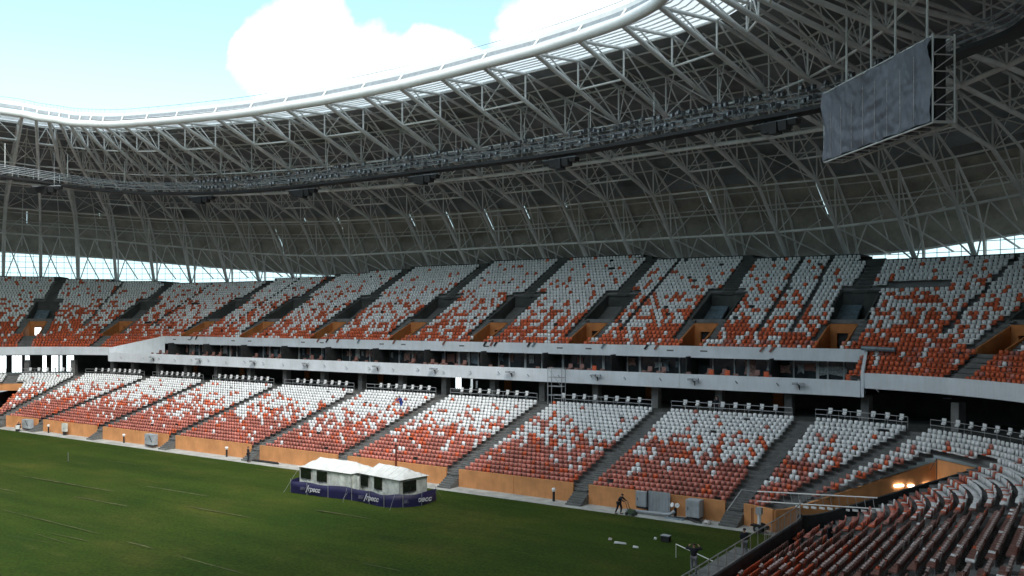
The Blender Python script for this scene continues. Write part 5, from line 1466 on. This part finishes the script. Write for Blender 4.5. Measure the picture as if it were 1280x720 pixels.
b = MB(); b.box((0, 0, .2), (.62, .4, .4)); local(b, 'case', M['black'], root); b = MB(); b.box((0, 0, .42), (.66, .44, .05)); local(b, 'lid', M['gutter'], root); b = MB(); b.tube((-.15, 0, .5), (.15, 0, .5), .02, 5); local(b, 'handle', M['rail'], root)
root = empty('corner_flagpole', (17.0, 29.0, .05), 'thin pale pole standing alone on the far grass', 'pole'); b = MB(); b.tube((0, 0, 0), (0, 0, 1.1), .025, 6, cap=True); local(b, 'shaft', M['grey'], root)
b = MB(); b.tube((0, 0, 0), (0, 0, .06), .1, 8, cap=True); local(b, 'socket', M['black'], root)
root = empty('tall_post', (-20.4, 40.9, 0), 'dark reddish post rising behind the gap between the tents', 'post'); b = MB(); b.tube((0, 0, 0), (0, 0, 3.4), .1, 7, .09, cap=True); local(b, 'shaft', M['red'], root)
b = MB(); b.tube((0, 0, 3.4), (0, 0, 3.5), .14, 7, cap=True); local(b, 'cap', M['black'], root)
root = empty('pipe_bundle', (-.8, 41.0, .1), 'dark pipes lying on the walkway left of the tents', 'pipe')
for k in range(3): b = MB(); b.tube((-2.6 + k * .3, k * .18, 0), (2.3 - k * .2, k * .18 - .1, 0), .08, 6, cap=True); local(b, 'pipe', M['black'], root)
# scaffold tower on the concourse
root = empty('scaffold_tower', (-27.3, 59.9, Z_CON), 'dark thin scaffold tower in front of the lower white band', 'scaffold')
for sx in (-.9, .9):
    for sy in (-.4, .4): b = MB(); b.tube((sx, sy, 0), (sx, sy, 4.1), .04, 5); local(b, 'upright', M['gutter'], root)
for z in (1, 2, 3, 4):
    for sy in (-.4, .4): b = MB(); b.tube((-.9, sy, z), (.9, sy, z), .03, 5); local(b, 'ledger', M['gutter'], root)
    for sx in (-.9, 0, .9): b = MB(); b.tube((sx, -.4, z), (sx, .4, z), .03, 5); local(b, 'ledger', M['gutter'], root)
b = MB(); b.tube((-.9, -.4, 2), (.9, -.4, 4), .025, 4); local(b, 'brace', M['gutter'], root)
# blue-grey film roll by the gallery end
root = empty('film_roll', (-60.4, 63.6, 12.4), 'long blue grey roll of film lying on seats past the gallery end', 'film roll', None, R(12)); b = MB(); b.tube((-1.6, 0, .6), (1.6, 0, .7), .22, 8, cap=True); local(b, 'roll', M['teal'], root)
# ceiling lights of the concourse
cl_ = None
for i, X in enumerate((-36, -40, -44.2, -48.8, -53, -57)):
    x, y = P(UX(X), 22 + (i % 2)); b = MB(); b.box((0, 0, 0), (.7, .3, .06))
    o = local(b, 'ceiling_lamp', M['lit'] if i in (2,) else M['lampglass'], None); o.location = (x, y, 8.8); tag(o, 'small %s lamp under the concourse ceiling' % ('lit' if i == 2 else 'unlit pale'), 'lamp', 'lamps under the concourse ceiling')

# ------------------------------------------------------------------ turn the drawing into its final handedness
bpy.context.view_layer.update()
for me in {o.data for o in col.objects if o.type == 'MESH'}:
    me.transform(Matrix.Diagonal((-1, 1, 1, 1))); me.flip_normals()
for o in col.objects:
    if o.type in {'CAMERA', 'LIGHT'}: continue
    o.location.x *= -1; o.rotation_euler.y *= -1; o.rotation_euler.z *= -1
    mi_ = o.matrix_parent_inverse.copy(); mi_[0][3] *= -1; o.matrix_parent_inverse = mi_
